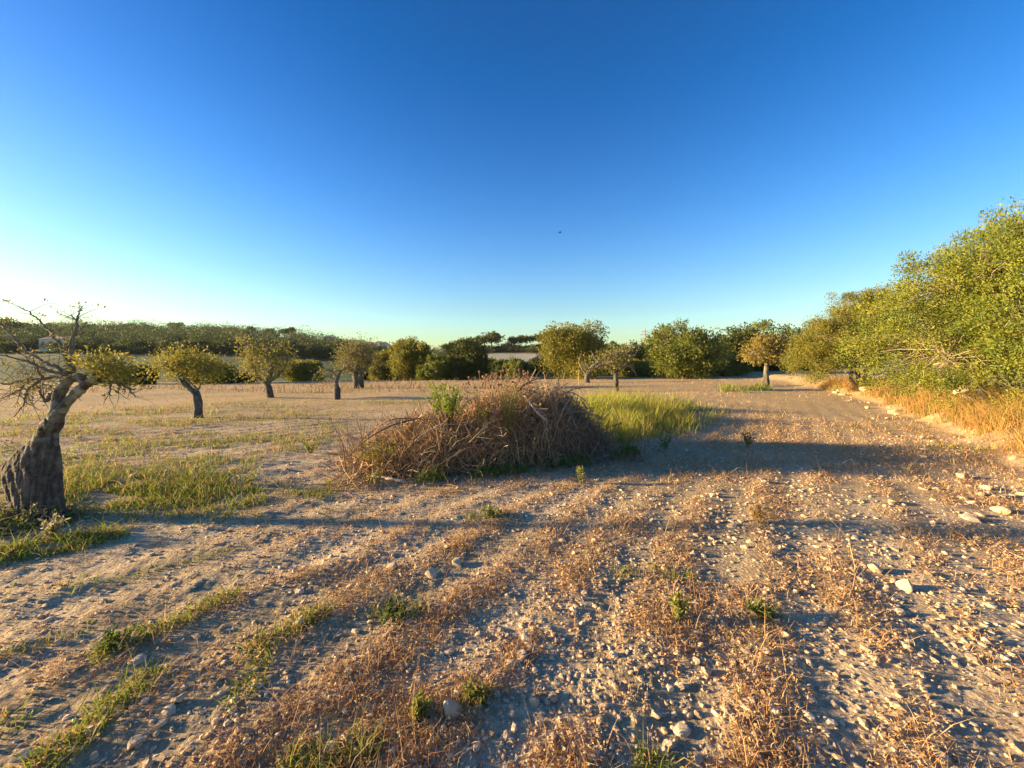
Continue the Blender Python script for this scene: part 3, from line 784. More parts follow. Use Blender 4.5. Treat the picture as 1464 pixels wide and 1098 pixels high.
hedge_bush('wild_olive_bush', 'wild olive bush between the big dense bush and the spreading olive tree', 18.2, 14.4,
    [((-1.0, -.2, 2.0), (1.6, 1.6, 1.5)), ((.2, 0, 3.2), (1.8, 1.8, 1.8)), ((1.2, .8, 4.0), (1.8, 1.8, 1.7)), ((-.4, .8, 3.0), (1.6, 1.6, 1.6)), ((.4, -1.2, 3.0), (1.6, 1.5, 1.8))],
    520, 130, 0.18, 0.078, ((0.24, 0.24, 0.03), (0.105, 0.15, 0.028)), 303,
    [[(0, 0, 0, .16), (.1, 0, .9, .13), (.1, .1, 2.0, .09)], [(-.4, .2, 0, .13), (-.7, .1, .8, .1), (-.6, .1, 1.8, .07)]], twig=0.009)
hedge_bush('wild_olive_bush', 'wild olive bush at the right of the golden grass bank', 12.6, 4.2,
    [((0, 0, 2.0), (2.2, 2.0, 1.7)), ((1.2, .4, 3.6), (2.2, 2.0, 1.9)), ((.4, -1.4, 2.6), (2.0, 1.6, 1.9)), ((-.2, .9, 2.6), (1.8, 1.8, 1.7))],
    420, 110, 0.2, 0.07, ((0.26, 0.255, 0.03), (0.115, 0.165, 0.028)), 304,
    [[(0, 0, 0, .15), (.1, 0, .9, .13), (.1, .1, 2.0, .09)], [(.8, .2, 0, .13), (.9, .1, .8, .1), (1.2, .1, 1.8, .07)]], twig=0.008)

# ---------------------------------------------------------------- ground cover
def scatter(n, r0, r1, rng, half=60.0):
    """places spread round the viewer, thinning out with distance like visible detail does"""
    r = r0 * (r1 / r0) ** rng.random(n)
    a = np.radians(rng.uniform(-half, half, n))
    return r * np.sin(a), r * np.cos(a), r

def on_land(x, y, dz=0.0):
    return np.stack([x, y, land(x, y) + dz], -1)

PILE_A = np.array([-2.75, 6.25]); PILE_B = np.array([1.85, 8.1]); PILE_W = 1.25
def pile_coords(x, y):
    d = PILE_B - PILE_A; L = np.hypot(*d); d = d / L; n = np.array([-d[1], d[0]])
    s = ((x - PILE_A[0]) * d[0] + (y - PILE_A[1]) * d[1]) / L
    t = ((x - PILE_A[0]) * n[0] + (y - PILE_A[1]) * n[1]) / PILE_W
    return s, t
def pile_height(x, y):
    s, t = pile_coords(x, y)
    ht = np.interp(s, [-.02, .05, .16, .32, .48, .62, .78, .92, 1.02], [0, .20, .42, .74, 1.10, 1.32, 1.2, .74, 0.0])
    wd = np.interp(s, [-.02, .08, .25, .5, .8, 1.02], [.25, .7, 1.0, 1.0, .85, .3])
    lump = 0.50 + 0.95 * fbm2(np.asarray(x) / .6, np.asarray(y) / .6, 3, 77)
    return ht * lump * np.sqrt(np.clip(1 - (t / wd) ** 2, 0, 1)) ** 1.1

def straw_tint(n, rng):
    pal = np.array([(0.46, 0.29, 0.13), (0.40, 0.22, 0.09), (0.52, 0.38, 0.20), (0.34, 0.16, 0.07), (0.40, 0.30, 0.17), (0.22, 0.13, 0.07)])
    return pal[rng.choice(len(pal), n, p=[.26, .22, .2, .12, .14, .06])] * rng.uniform(0.75, 1.2, (n, 1))

def dry_weeds():
    rng = np.random.default_rng(401)
    x, y, r = scatter(22000, 0.95, 16, rng)
    k = rng.random(len(x)) < (0.05 + 0.95 * dry_field(x, y) ** 1.3)
    k &= pile_height(x, y) < 0.05
    x, y, r = x[k], y[k], r[k]
    g = Geo()
    # stems
    m = rng.integers(2, 7, len(x)); i = np.repeat(np.arange(len(x)), m); N = len(i)
    X = x[i] + rng.normal(0, 0.022, N) * (1 + r[i] * .12); Y = y[i] + rng.normal(0, 0.022, N) * (1 + r[i] * .12)
    h = rng.gamma(2.6, 0.014, N) * (1 + 0.025 * r[i]) * np.where(rng.random(N) < 0.05, 2.2, 1) + 0.010
    g.add(*blades(on_land(X, Y, -0.006), h, rng.normal(0, 0.75, (N, 2)), 0.0022 + 0.0005 * r[i], rng.uniform(0, 0.35, N), straw_tint(N, rng), rng))
    # withered leaves and chaff lying about
    m = rng.integers(5, 13, len(x)); i = np.repeat(np.arange(len(x)), m); N = len(i)
    X = x[i] + rng.normal(0, 0.05, N) * (1 + r[i] * .1); Y = y[i] + rng.normal(0, 0.045, N) * (1 + r[i] * .1)
    ax = rng.normal(size=(N, 3)); ax[:, 2] = np.abs(ax[:, 2]) * 0.6
    s = rng.uniform(0.008, 0.022, N) * (1 + 0.06 * r[i])
    p = on_land(X, Y, 0.0); p[:, 2] += rng.gamma(1.6, 0.007, N)
    g.add(*leaves(p, ax, s, s * rng.uniform(0.25, 0.7, N), straw_tint(N, rng) * 0.95, rng, 0.35))
    ob('dry_weeds', g.mesh('dry_weeds'), M_DRY, label='dry stubble and withered weeds scattered over the stony field', category='weeds', kind='stuff')
    # loose straws lying flat
dry_weeds()

def far_straw():
    rng = np.random.default_rng(402)
    x, y, r = scatter(40000, 8, 60, rng, 58)
    cov = fbm2(x / 2.2, y / 1.4, 3, 402)
    k = (rng.random(len(x)) < sstep(0.34, 0.6, cov)) & (pile_height(x, y) < 0.05) & (bank_offset(x, y) < 0) & (y < 58)
    x, y, r = x[k], y[k], r[k]
    g = Geo(); N = len(x)
    h = rng.gamma(3.0, 0.016, N) * (1 + r * 0.02)
    g.add(*blades(on_land(x, y, -0.01), h, rng.normal(0, 0.5, (N, 2)), 0.003 + 0.0007 * r, 0.2, straw_tint(N, rng), rng))
    # reddish dead weeds standing in a belt across the far field
    x, y, r = scatter(9000, 24, 56, rng, 52)
    px = colpx(x, y)
    k = (rng.random(len(x)) < sstep(0.42, 0.62, fbm2(x / 5, y / 2, 3, 403))) & (px < 760) & (y > 27)
    x, y, r = x[k], y[k], r[k]; N = len(x)
    h = rng.gamma(4.0, 0.09, N)
    c = lerp(np.array([0.30, 0.17, 0.08]), np.array([0.36, 0.27, 0.12]), rng.random((N, 1)))
    g.add(*blades(on_land(x, y, -0.01), h, rng.normal(0, 0.35, (N, 2)), 0.05, 0.2, c, rng))
    ob('dry_grass', g.mesh('dry_grass'), M_DRY, label='short dry grass and dead weed stalks over the far part of the field', category='grass', kind='stuff')
far_straw()

def green_weeds():
    rng = np.random.default_rng(404)
    x, y, r = scatter(270000, 1.0, 22, rng)
    lush = np.concatenate([np.stack([rng.normal(-4.6, 1.3, 17000), rng.normal(4.75, .5, 17000)], -1), np.stack([rng.normal(-4.2, .7, 6000), rng.normal(3.35, .26, 6000)], -1)])
    x = np.concatenate([x, lush[:, 0]]); y = np.concatenate([y, lush[:, 1]]); r = np.hypot(x, y)
    k = rng.random(len(x)) < green_field(x, y) * 0.9
    k &= pile_height(x, y) < 0.05
    x, y, r = x[k], y[k], r[k]; N = len(x)
    g = Geo()
    ca, cb = np.array([0.10, 0.155, 0.02]), np.array([0.31, 0.32, 0.05])
    px = colpx(x, y)
    mixv = np.clip(0.35 + 0.5 * (fbm2(x / .8, y / .8, 2, 405) - 0.3) + 0.35 * sstep(3, 7, y) + rng.normal(0, .2, N), 0, 1)[:, None]
    c = lerp(ca, cb, mixv) * rng.uniform(0.75, 1.2, (N, 1))
    c = np.where(rng.random((N, 1)) < 0.20 + 0.15 * sstep(5, 9, y)[:, None], straw_tint(N, rng), c)
    h = rng.gamma(3.0, 0.014, N) * (1 + 0.07 * r) + 0.008
    b = rng.random(N) < 0.6
    P = on_land(x, y, -0.004)
    g.add(*blades(P[b], h[b], rng.normal(0, 0.6, (b.sum(), 2)), 0.0026 + 0.0010 * r[b], 0.2, c[b], rng))
    b = ~b
    ax = rng.normal(size=(b.sum(), 3)); ax[:, 2] = np.abs(ax[:, 2]) * .5 + .15
    s = rng.uniform(0.012, 0.030, b.sum()) * (1 + 0.05 * r[b])
    Q = P[b].copy(); Q[:, 2] += rng.uniform(0, 0.03, b.sum())
    g.add(*leaves(Q, ax, s, s * 0.5, c[b], rng, 0.2))
    ob('green_weeds', g.mesh('green_weeds'), M_GRASS, label='low green weeds and grass in patches and strips over the bare soil', category='weeds', kind='stuff')
green_weeds()

def tall_grass():
    rng = np.random.default_rng(406)
    n = 80000
    px = rng.uniform(800, 1090, n); y = 6.7 * (30 / 6.7) ** rng.random(n); x = (px - CX) * y / F
    front = np.interp(px, [800, 850, 920, 980, 1030, 1055], [6.5, 7.1, 7.6, 8.8, 11.0, 13.5]) + (noise2(x / .5, y / .5, 7) - .5) * 1.4
    back = np.interp(px, [800, 880, 940, 1000, 1055], [18, 24, 22, 18, 17])
    w = sstep(-.4, 2.8, y - front) * sstep(0, 9, back - y) * sstep(0.40, 0.62, fbm2(x / .8, y / .8, 3, 408) + 0.10) * np.interp(px, [800, 1000, 1040, 1090], [1, 1, .45, .0])
    k = rng.random(n) < w * .62
    x, y = x[k], y[k]; px = px[k]; N = len(x)
    dens = fbm2(x / 1.3, y / 1.3, 2, 409)
    h = (0.05 + 1.05 * dens) * rng.uniform(0.45, 1.35, N) * np.interp(px, [850, 1000, 1055], [1.1, .95, .5]) * np.interp(y, [8, 14, 24], [1.05, .85, .55]) * (.4 + .6 * w[k])
    c = lerp(np.array([0.12, 0.20, 0.02]), np.array([0.44, 0.43, 0.06]), np.clip(rng.normal(.5, .27, (N, 1)), 0, 1))
    c = np.where(rng.random((N, 1)) < .2, straw_tint(N, rng), c)
    g = Geo()
    g.add(*blades(on_land(x, y, -.01), h, rng.normal(0, 0.34, (N, 2)) + np.array([.05, 0]), 0.007 + 0.0006 * y, .12, c, rng))
    # a lower tongue of green towards the thin stemmed tree
    n = 7000
    px = rng.uniform(1020, 1110, n); y = rng.uniform(24, 33, n); x = (px - CX) * y / F
    k = rng.random(n) < .6 * sstep(.45, .65, fbm2(x / 1.1, y / 1.1, 3, 410)) * sstep(1110, 1080, px) * sstep(1020, 1050, px)
    x, y = x[k], y[k]; N = len(x)
    c = lerp(np.array([0.10, 0.15, 0.02]), np.array([0.28, 0.29, 0.05]), rng.random((N, 1)))
    g.add(*blades(on_land(x, y, -.01), rng.uniform(.1, .5, N), rng.normal(0, .3, (N, 2)), 0.03, .1, c, rng))
    ob('tall_grass', g.mesh('tall_grass'), M_GRASS, label='stand of tall yellow green grass beside the brush pile', category='grass', kind='stuff')
tall_grass()

def bank_grass():
    rng = np.random.default_rng(411)
    # along the foot of the hedge
    seg = np.diff(BANK, axis=0); L = np.hypot(*seg.T); cum = np.concatenate([[0], np.cumsum(L)])
    n = 5200
    s = 4.0 + (rng.random(n) ** 1.25) * 32
    i = np.clip(np.searchsorted(cum, s) - 1, 0, len(L) - 1); f = (s - cum[i]) / L[i]
    q = BANK[i] + seg[i] * f[:, None]; nn = np.stack([seg[i, 1], -seg[i, 0]], -1) / L[i][:, None]
    u = rng.gamma(2.2, 0.62, n) + 0.15
    p = q + nn * u[:, None]
    keep = rng.random(n) < sstep(.3, .55, fbm2(p[:, 0] / .9, p[:, 1] / .9, 2, 412) + np.interp(s, [4, 12, 20], [.2, .08, .0]))
    p, u, s = p[keep], u[keep], s[keep]
    m = rng.integers(6, 16, len(p)); j = np.repeat(np.arange(len(p)), m); N = len(j)
    X = p[j, 0] + rng.normal(0, .10, N); Y = p[j, 1] + rng.normal(0, .10, N)
    h = rng.uniform(.2, .75, N) * (0.5 + rng.random(len(p)))[j] * np.interp(u[j], [0, .6, 2], [.4, 1, 1.2]) * np.interp(s[j], [4, 14, 26], [1.05, .9, .75])
    tuft = rng.random(len(p))[j][:, None]
    c = lerp(np.array([0.40, 0.235, 0.075]), np.array([0.23, 0.11, 0.04]), np.clip(tuft + rng.normal(0, .2, (N, 1)), 0, 1))
    c = np.where(tuft > .66, lerp(np.array([0.16, 0.18, 0.04]), np.array([0.32, 0.26, 0.07]), rng.random((N, 1))), c) * rng.uniform(.75, 1.2, (N, 1))
    g = Geo()
    g.add(*blades(on_land(X, Y, -.01), h, rng.normal(0, .55, (N, 2)), 0.006 + .0005 * Y, rng.uniform(.1, .35, N), c, rng))
    ob('bank_grass', g.mesh('bank_grass'), M_DRY, label='golden dry grass along the stony bank under the hedge', category='grass', kind='stuff')
bank_grass()

# ---------------------------------------------------------------- stones
def ico(sub):
    t = (1 + 5 ** .5) / 2
    v = np.array([(-1, t, 0), (1, t, 0), (-1, -t, 0), (1, -t, 0), (0, -1, t), (0, 1, t), (0, -1, -t), (0, 1, -t), (t, 0, -1), (t, 0, 1), (-t, 0, -1), (-t, 0, 1)], float)
    f = np.array([(0, 11, 5), (0, 5, 1), (0, 1, 7), (0, 7, 10), (0, 10, 11), (1, 5, 9), (5, 11, 4), (11, 10, 2), (10, 7, 6), (7, 1, 8), (3, 9, 4), (3, 4, 2), (3, 2, 6), (3, 6, 8), (3, 8, 9), (4, 9, 5), (2, 4, 11), (6, 2, 10), (8, 6, 7), (9, 8, 1)])
    v = unit(v)
    for _ in range(sub):
        e = {}; v = list(v); nf = []
        def mid(a, b):
            k = (min(a, b), max(a, b))
            if k not in e:
                e[k] = len(v); v.append(unit(np.array(v[a]) + np.array(v[b])))
            return e[k]
        for a, b, c in f:
            ab, bc, ca = mid(a, b), mid(b, c), mid(c, a)
            nf += [(a, ab, ca), (b, bc, ab), (c, ca, bc), (ab, bc, ca)]
        v = np.array(v); f = np.array(nf)
    return np.array(v), f

def stone_mesh(seed, flat=0.62, long=1.25):
    rng = np.random.default_rng(seed)
    v, f = ico(2)
    for _ in range(15):                             # knock faces off the lump
        n = unit(rng.normal(size=3)); h = rng.uniform(.5, .85)
        dd = v @ n
        v = v - np.outer(np.maximum(dd - h, 0) * .92, n)
    v = v * (1 + .10 * (noise3(v * 2.4 + seed, seed) - .5))[:, None]
    v = v * np.array([long, 1.0, flat])
    v = v / np.abs(v[:, 0]).max() * 0.5             # one unit long
    v[:, 2] -= v[:, 2].min() * 0.72                 # sits a little in the soil
    c = lerp(np.array([0.44, 0.33, 0.21]), np.array([0.58, 0.46, 0.31]), rng.random()) * (0.9 + .2 * noise3(v * 6, seed + 3))[:, None]
    return build_mesh('stone', v, [f], c, False)

def pebble_field(name, label, n, r0, r1, s_med, seed, keepfn=None, half=60):
    rng = np.random.default_rng(seed)
    x, y, r = scatter(n, r0, r1, rng, half)
    k = pile_height(x, y) < .1
    if keepfn is not None: k &= rng.random(len(x)) < keepfn(x, y)
    x, y, r = x[k], y[k], r[k]; N = len(x)
    v, f = ico(0)
    sz = np.clip(s_med * np.exp(rng.normal(0, .5, N)) * (1 + .13 * r), .003, .05)
    sc = sz[:, None] * np.stack([rng.uniform(.8, 1.5, N), rng.uniform(.7, 1.1, N), rng.uniform(.4, .8, N)], -1)
    V = v[None] * (1 + rng.uniform(-.22, .22, (N, 12, 1))) * sc[:, None] * .5
    a = rng.uniform(0, 2 * np.pi, N); ca, sa = np.cos(a)[:, None], np.sin(a)[:, None]
    V = np.stack([V[..., 0] * ca - V[..., 1] * sa, V[..., 0] * sa + V[..., 1] * ca, V[..., 2]], -1)
    V += on_land(x, y)[:, None] + np.stack([np.zeros(N), np.zeros(N), sz * .12], -1)[:, None]
    pal = np.array([(0.50, 0.38, 0.24), (0.60, 0.47, 0.31), (0.40, 0.29, 0.18), (0.56, 0.41, 0.25)])
    c = pal[rng.choice(4, N, p=[.3, .25, .25, .2])] * rng.uniform(.8, 1.15, (N, 1))
    F_ = (f[None] + np.arange(N)[:, None, None] * 12).reshape(-1, 3)
    me = build_mesh(name, V.reshape(-1, 3), [F_], np.repeat(c, 12, 0), False)
    ob(name, me, M_STONE, label=label, category='gravel', kind='stuff')
pebble_field('gravel', 'small pale stones and grit strewn over the soil', 34000, .9, 14, .0100, 421, lambda x, y: .35 + .65 * sstep(.35, .6, fbm2(x / .8, y / .8, 2, 422)))

pebble_field('stone_scatter', 'many small angular stones littering the sunlit right side of the field', 7500, 1.0, 10, .016, 423, lambda x, y: sstep(-.2, 2.0, x) * sstep(.35, .6, fbm2(x / .6, y / .6, 2, 424)))

STONES = [stone_mesh(500 + k, flat=[.5, .62, .75, .42, .68, .55, .8, .36, .6, .7, .48, .64][k], long=[1.3, 1.15, 1.0, 1.6, 1.2, 1.5, 1.05, 1.7, 1.3, 1.1, 1.45, 1.25][k]) for k in range(12)]
SLABS = [stone_mesh(540 + k, flat=.28, long=1.6) for k in range(4)]
stone_n = [0]
def put_stone(x, y, size, label, group=None, rng=None, meshes=STONES, dz=0.0, tilt=.25, name='stone', rz=None):
    me = meshes[rng.integers(len(meshes))]
    o = bpy.data.objects.new(name, me); COL.objects.link(o)
    if not me.materials: me.materials.append(M_STONE)
    o.location = (x, y, L1(x, y) + dz - size * .03)
    o.scale = (size, size, size)
    o.rotation_euler = (rng.normal(0, tilt), rng.normal(0, tilt), rng.uniform(0, 6.28) if rz is None else rz)
    o['label'] = label; o['category'] = 'stone'
    if group: o['group'] = group
    stone_n[0] += 1
    return o

def stones():
    rng = np.random.default_rng(430)
    # stones that stand out in the photo: column, row, width in columns
    for px, py, w, lab in [
        (615, 824, 27, 'large domed tan stone on the grey soil in front of the brush pile'),
        (562, 813, 22, 'squarish pale stone beside the large domed tan stone'),
        (747, 940, 32, 'biggest of three pale stones heaped together in dry weeds'),
        (752, 916, 22, 'upright small stone touching the heap of three pale stones'),
        (742, 952, 26, 'flat cream stone leaning at the foot of the three stone heap'),
        (712, 972, 22, 'tan stone in dry weeds just in front of the three stone heap'),
        (429, 892, 24, 'pale egg shaped stone at the end of a green weed strip'),
        (197, 945, 28, 'pale wedge stone in shade of the long green weed strip'),
        (102, 963, 18, 'small white stone left of the long green weed strip'),
        (242, 1018, 30, 'long white lit stone on bare grey soil beside green grass'),
        (194, 1066, 30, 'cream stone tilted at the edge of a green grass clump'),
        (38, 1085, 44, 'long grey white slab half sunk among green grass'),
        (130, 1050, 26, 'grey stone set in the green grass clump'),
        (362, 853, 18, 'small bright stone on the brown soil among reddish dry weeds'),
        (976, 1044, 40, 'broad flat tan stone resting on two smaller stones'),
        (938, 1022, 22, 'upright amber stone on dark soil beside the broad tan stone'),
        (956, 1066, 22, 'small pale stone under the broad flat tan stone'),
        (803, 1086, 18, 'rounded cream pebble standing upright in dry weeds'),
        (770, 1036, 16, 'round pinkish pebble on shaded grey soil'),
        (790, 1056, 18, 'round tan pebble right of the pinkish one'),
        (1456, 1072, 36, 'angular bright stone by the golden stubble at the field corner'),
        (1348, 1090, 26, 'squat yellow lit stone on grey soil near the golden stubble'),
        (1252, 818, 26, 'leaning oblong amber stone on the sunlit stony strip'),
        (1276, 720, 16, 'upright small block on the stony strip below the bank'),
        (1124, 912, 18, 'round bright stone on bare soil right of the stubble ridge'),
        (836, 852, 14, 'small golden stone on the middle stubble ridge'),
        (1010, 962, 20, 'golden stone in the thick stubble ridge'),
        (1385, 742, 30, 'long flat slab of rubble at the foot of the bank'),
        (1280, 590, 22, 'pale boulder on the lit earth edge of the bank'),
        (1450, 664, 22, 'pale boulder in the golden grass of the bank')]:
        x, y = G(px, py)
        put_stone(x, y, w * y / F * 0.8, lab, rng=rng, name='stone' if w < 36 else 'boulder', tilt=.15)
    # stones showing through the hedge and on the lip of the bank
    for px, py, d, w, lab in [(1348, 519, 10.6, 34, 'big pale boulder showing through the dense wild olive bush'), (1390, 523, 10.4, 20, 'small boulder showing through the dense bush beside the big one'),
                              (1205, 565, 22.0, 13, 'whitish boulder at the crooked stems of the wild olive tree'), (1238, 562, 21.5, 14, 'tan boulder right of the crooked olive stems'),
                              (1195, 556, 24.0, 10, 'little white boulder left of the crooked olive stems')]:
        x = (px - CX) * d / F
        o = put_stone(x, d, w * d / F, lab, rng=rng, name='boulder', tilt=.1)
        if py < 540: o.location.z = W(px, py, d)[2] - .12
    # a heap of stones under the bush carries the two boulders that show through it
    for k in range(7):
        px = rng.uniform(1345, 1400); d = rng.uniform(11.0, 11.9); x = (px - CX) * d / F
        o = put_stone(x, d, rng.uniform(.35, .6), 'boulder of the heap inside the dense wild olive bush', 'boulders heaped inside the hedge', rng, tilt=.2, name='boulder')
        o.location.z += rng.uniform(0, 1) ** 1.2 * .8 * (1 - abs(px - 1370) / 60)
    # rubble along the foot of the bank
    for k in range(46):
        px = rng.uniform(1270, 1500); py = np.interp(px, [1270, 1464, 1500], [628, 725, 745]) + rng.normal(0, 22)
        x, y = G(px, max(py, 585))
        sz = rng.uniform(.06, .17)
        put_stone(x, y, sz, ('small' if sz < .09 else 'middling' if sz < .13 else 'large') + ' flat rubble stone at the bank foot' + (', beside golden grass' if px > 1400 else ', below the dense bush' if px > 1330 else ', at the thin end of the rubble'), 'rubble stones along the bank', rng, SLABS + STONES[:4], tilt=.12)
    for k in range(18):
        s = rng.uniform(.1, 1); q = BANK[3] * (1 - s) + BANK[5] * s
        put_stone(q[0] + rng.uniform(-.7, 1.1), q[1] + rng.uniform(-.8, .8), rng.uniform(.08, .22), 'pale stone on the earthen lip of the bank below the olive tree', 'stones on the lip of the bank', rng)
    # loose field stones
    n = 0
    while n < 190:
        x, y, r = (float(q[0]) for q in scatter(1, 1.15, 8.5, rng, 56))
        if pile_height(np.array([x]), np.array([y]))[0] > 0.02 or bank_offset(np.array([x]), np.array([y]))[0] > -.2: continue
        if rng.random() > np.interp(x / max(y, 1), [-1.2, -.2, .5, 1.3], [.35, .7, 1, 1]): continue
        s = min(.032 * math.exp(rng.normal(0, .38)) * (1 + .10 * r), .14)
        xa, ya = np.array([x]), np.array([y])
        size = 'tiny' if s < .035 else 'small' if s < .05 else 'fist sized' if s < .075 else 'large'
        ground = 'in green weeds' if green_field(xa, ya)[0] > .35 else 'among dry stubble' if dry_field(xa, ya)[0] > .5 else 'on bare soil'
        ps, pt = pile_coords(xa, ya)
        near = 'by the brush pile' if -.25 < ps[0] < 1.2 and pt[0] > -2.2 else 'below the hedge bank' if bank_offset(xa, ya)[0] > -2.2 else 'beside the tall grass' if x > 1 and y > 6.3 else 'near the old leaning tree' if x < -2.4 and y > 2.6 else 'by the green weed strips' if x < -.9 else 'between the stubble ridges'
        shape = rng.integers(len(STONES))
        look = ['oblong', 'rounded', 'lumpy', 'long flat', 'blunt', 'oblong', 'round', 'thin flat', 'angular', 'rounded', 'flat', 'angular'][shape]
        put_stone(x, y, s, f'{size} {look} pale stone {ground} {near}', 'loose stones on the field', rng, [STONES[shape]], tilt=.3)
        n += 1
stones()

# ---------------------------------------------------------------- brush pile and the plants round it
def pile_z(x, y): return land_broad(x, y) + pile_height(x, y)

def brush_pile():
    rng = np.random.default_rng(601)
    mid = (PILE_A + PILE_B) / 2
    base = np.array([mid[0], mid[1], L1(*mid)])
    root = thing('brush_pile', 'long heap of dry brown brushwood and dead stalks in the middle of the field', 'brush pile', base)
    dvec = unit(PILE_B - PILE_A); nvec = np.array([-dvec[1], dvec[0]]); L = np.linalg.norm(PILE_B - PILE_A)
    # litter core, coloured dark for the opaque, shaded inside of the heap
    ns, ntt = 60, 26
    S, T = np.meshgrid(np.linspace(-.02, 1.02, ns), np.linspace(-1.02, 1.02, ntt), indexing='ij')
    X = PILE_A[0] + dvec[0] * S * L + nvec[0] * T * PILE_W; Y = PILE_A[1] + dvec[1] * S * L + nvec[1] * T * PILE_W
    Z = land_broad(X, Y) + np.maximum(pile_height(X, Y) * .78 + (fbm2(X / .3, Y / .3, 3, 602) - .55) * .35 * (pile_height(X, Y) > .1), -.05) - .03
    v = np.stack([X, Y, Z], -1).reshape(-1, 3)
    i = np.arange(ns - 1)[:, None] * ntt; j = np.arange(ntt - 1)[None]
    q = np.stack([i + j, i + ntt + j, i + ntt + j + 1, i + j + 1], -1).reshape(-1, 4)
    c = lerp(np.array([0.05, 0.04, 0.03]), np.array([0.11, 0.085, 0.055]), fbm2(v[:, 0] / .1, v[:, 1] / .1, 2, 603)[:, None])
    g = Geo(); g.add(v, [q], c); ob('dark_litter_core', g.mesh('dark_litter_core', base, True), M_BARK, root)
    # twigs
    n = 7600
    s = rng.uniform(-.03, 1.03, n); t = rng.uniform(-1.15, .6, n)
    x = PILE_A[0] + dvec[0] * s * L + nvec[0] * t * PILE_W; y = PILE_A[1] + dvec[1] * s * L + nvec[1] * t * PILE_W
    ph = pile_height(x, y); k = (ph > .07) | (rng.random(n) < .25)
    x, y, s, t, ph = x[k], y[k], s[k], t[k], ph[k]; n = len(x)
    z = land_broad(x, y) + ph * rng.uniform(.55, 1.04, n)
    a = rng.uniform(0, 6.28, n) + np.where(rng.random(n) < .5, math.pi, 0)
    hd = np.cos(a)[:, None] * dvec + np.sin(a)[:, None] * nvec
    Ln = rng.gamma(4, .10, n) + .12
    K = 6; tt = np.linspace(-.5, .5, K)
    PX = x[:, None] + hd[:, :1] * Ln[:, None] * tt; PY = y[:, None] + hd[:, 1:] * Ln[:, None] * tt
    surf = land_broad(PX, PY) + pile_height(PX, PY)
    lift = rng.normal(.0, .08, n)[:, None] + rng.normal(0, .5, n)[:, None] * tt * np.minimum(1, Ln * 2)[:, None]
    PZ = np.maximum(lerp(z[:, None] + np.zeros_like(PX), surf, .35) + lift, land_broad(PX, PY) + .01)
    PP = np.stack([PX, PY, PZ], -1) + rng.normal(0, .018, (n, K, 3))
    rr = rng.gamma(1.3, .0021, n) + .0014
    right = sstep(.5, .9, s)[:, None]  # shade of the right end put into the twig colour
    c = lerp(np.array([0.36, 0.24, 0.125]), np.array([0.21, 0.165, 0.115]), np.clip(right + rng.normal(0, .25, (n, 1)), 0, 1)) * rng.uniform(.6, 1.35, (n, 1))
    vv, qq = tubes(PP, rr[:, None] * np.linspace(1.15, .6, K)[None], 3, rng)
    g = Geo(); g.add(vv, [qq], np.repeat(c, K * 3, 0))
    ob('twigs', g.mesh('twigs', base), M_TWIG, root, kind='stuff')
    # dead upright stalks and chaff on the sunny side
    n = 4200
    s = rng.beta(1.5, 1.9, n); t = rng.uniform(-1, .5, n)
    x = PILE_A[0] + dvec[0] * s * L + nvec[0] * t * PILE_W; y = PILE_A[1] + dvec[1] * s * L + nvec[1] * t * PILE_W
    ph = pile_height(x, y); k = ph > .04; x, y, ph, s = x[k], y[k], ph[k], s[k]; n = len(x)
    p = np.stack([x, y, land_broad(x, y) + ph * rng.uniform(.6, .98, n)], -1)
    h = rng.gamma(3, .075, n) * np.interp(s, [0, .3, .6, 1], [.9, 1.1, 1.0, .6])
    c = straw_tint(n, rng) * np.array([.95, .9, .95])
    g = Geo(); g.add(*blades(p, h * .75, rng.normal(0, 1.3, (n, 2)), .006, .2, c, rng))
    m = 15000; i = rng.integers(0, n, m); ax = rng.normal(size=(m, 3)); sz = rng.uniform(.02, .05, m)
    pp = p[i] + rng.normal(0, .06, (m, 3)); pp[:, 2] += .05
    g.add(*leaves(pp, ax, sz, sz * .4, straw_tint(m, rng) * rng.uniform(.5, 1, (m, 1)), rng, .3))
    ob('dead_stalks', g.mesh('dead_stalks', base), M_DRY, root, kind='stuff')
    # single branches that stick out
    def br(pts, col):
        g = Geo(); pp = smooth_path([[*W(a, b, d), r] for a, b, d, r in pts], 5)
        capped_tube(g, pp, 7, col)
        n = len(pp); i = rng.integers(2, n, n // 2 + 2); Lq = rng.uniform(.08, .3, len(i))
        dr = unit(unit(pp[np.minimum(i + 1, n - 1), :3] - pp[i - 1, :3]) + rng.normal(size=(len(i), 3)) * .6)
        q_ = pp[i, None, :3] + dr[:, None] * Lq[:, None, None] * np.linspace(0, 1, 4)[None, :, None]
        v, q = tubes(q_, np.linspace(.5, .2, 4)[None] * np.maximum(pp[i, 3], .006)[:, None], 4, rng); g.add(v, [q], col)
        ob('branch', g.mesh('branch', base, True), M_TWIG, root)
    DKB, PLB, MDB = (0.12, 0.09, 0.07), (0.40, 0.34, 0.27), (0.24, 0.19, 0.14)
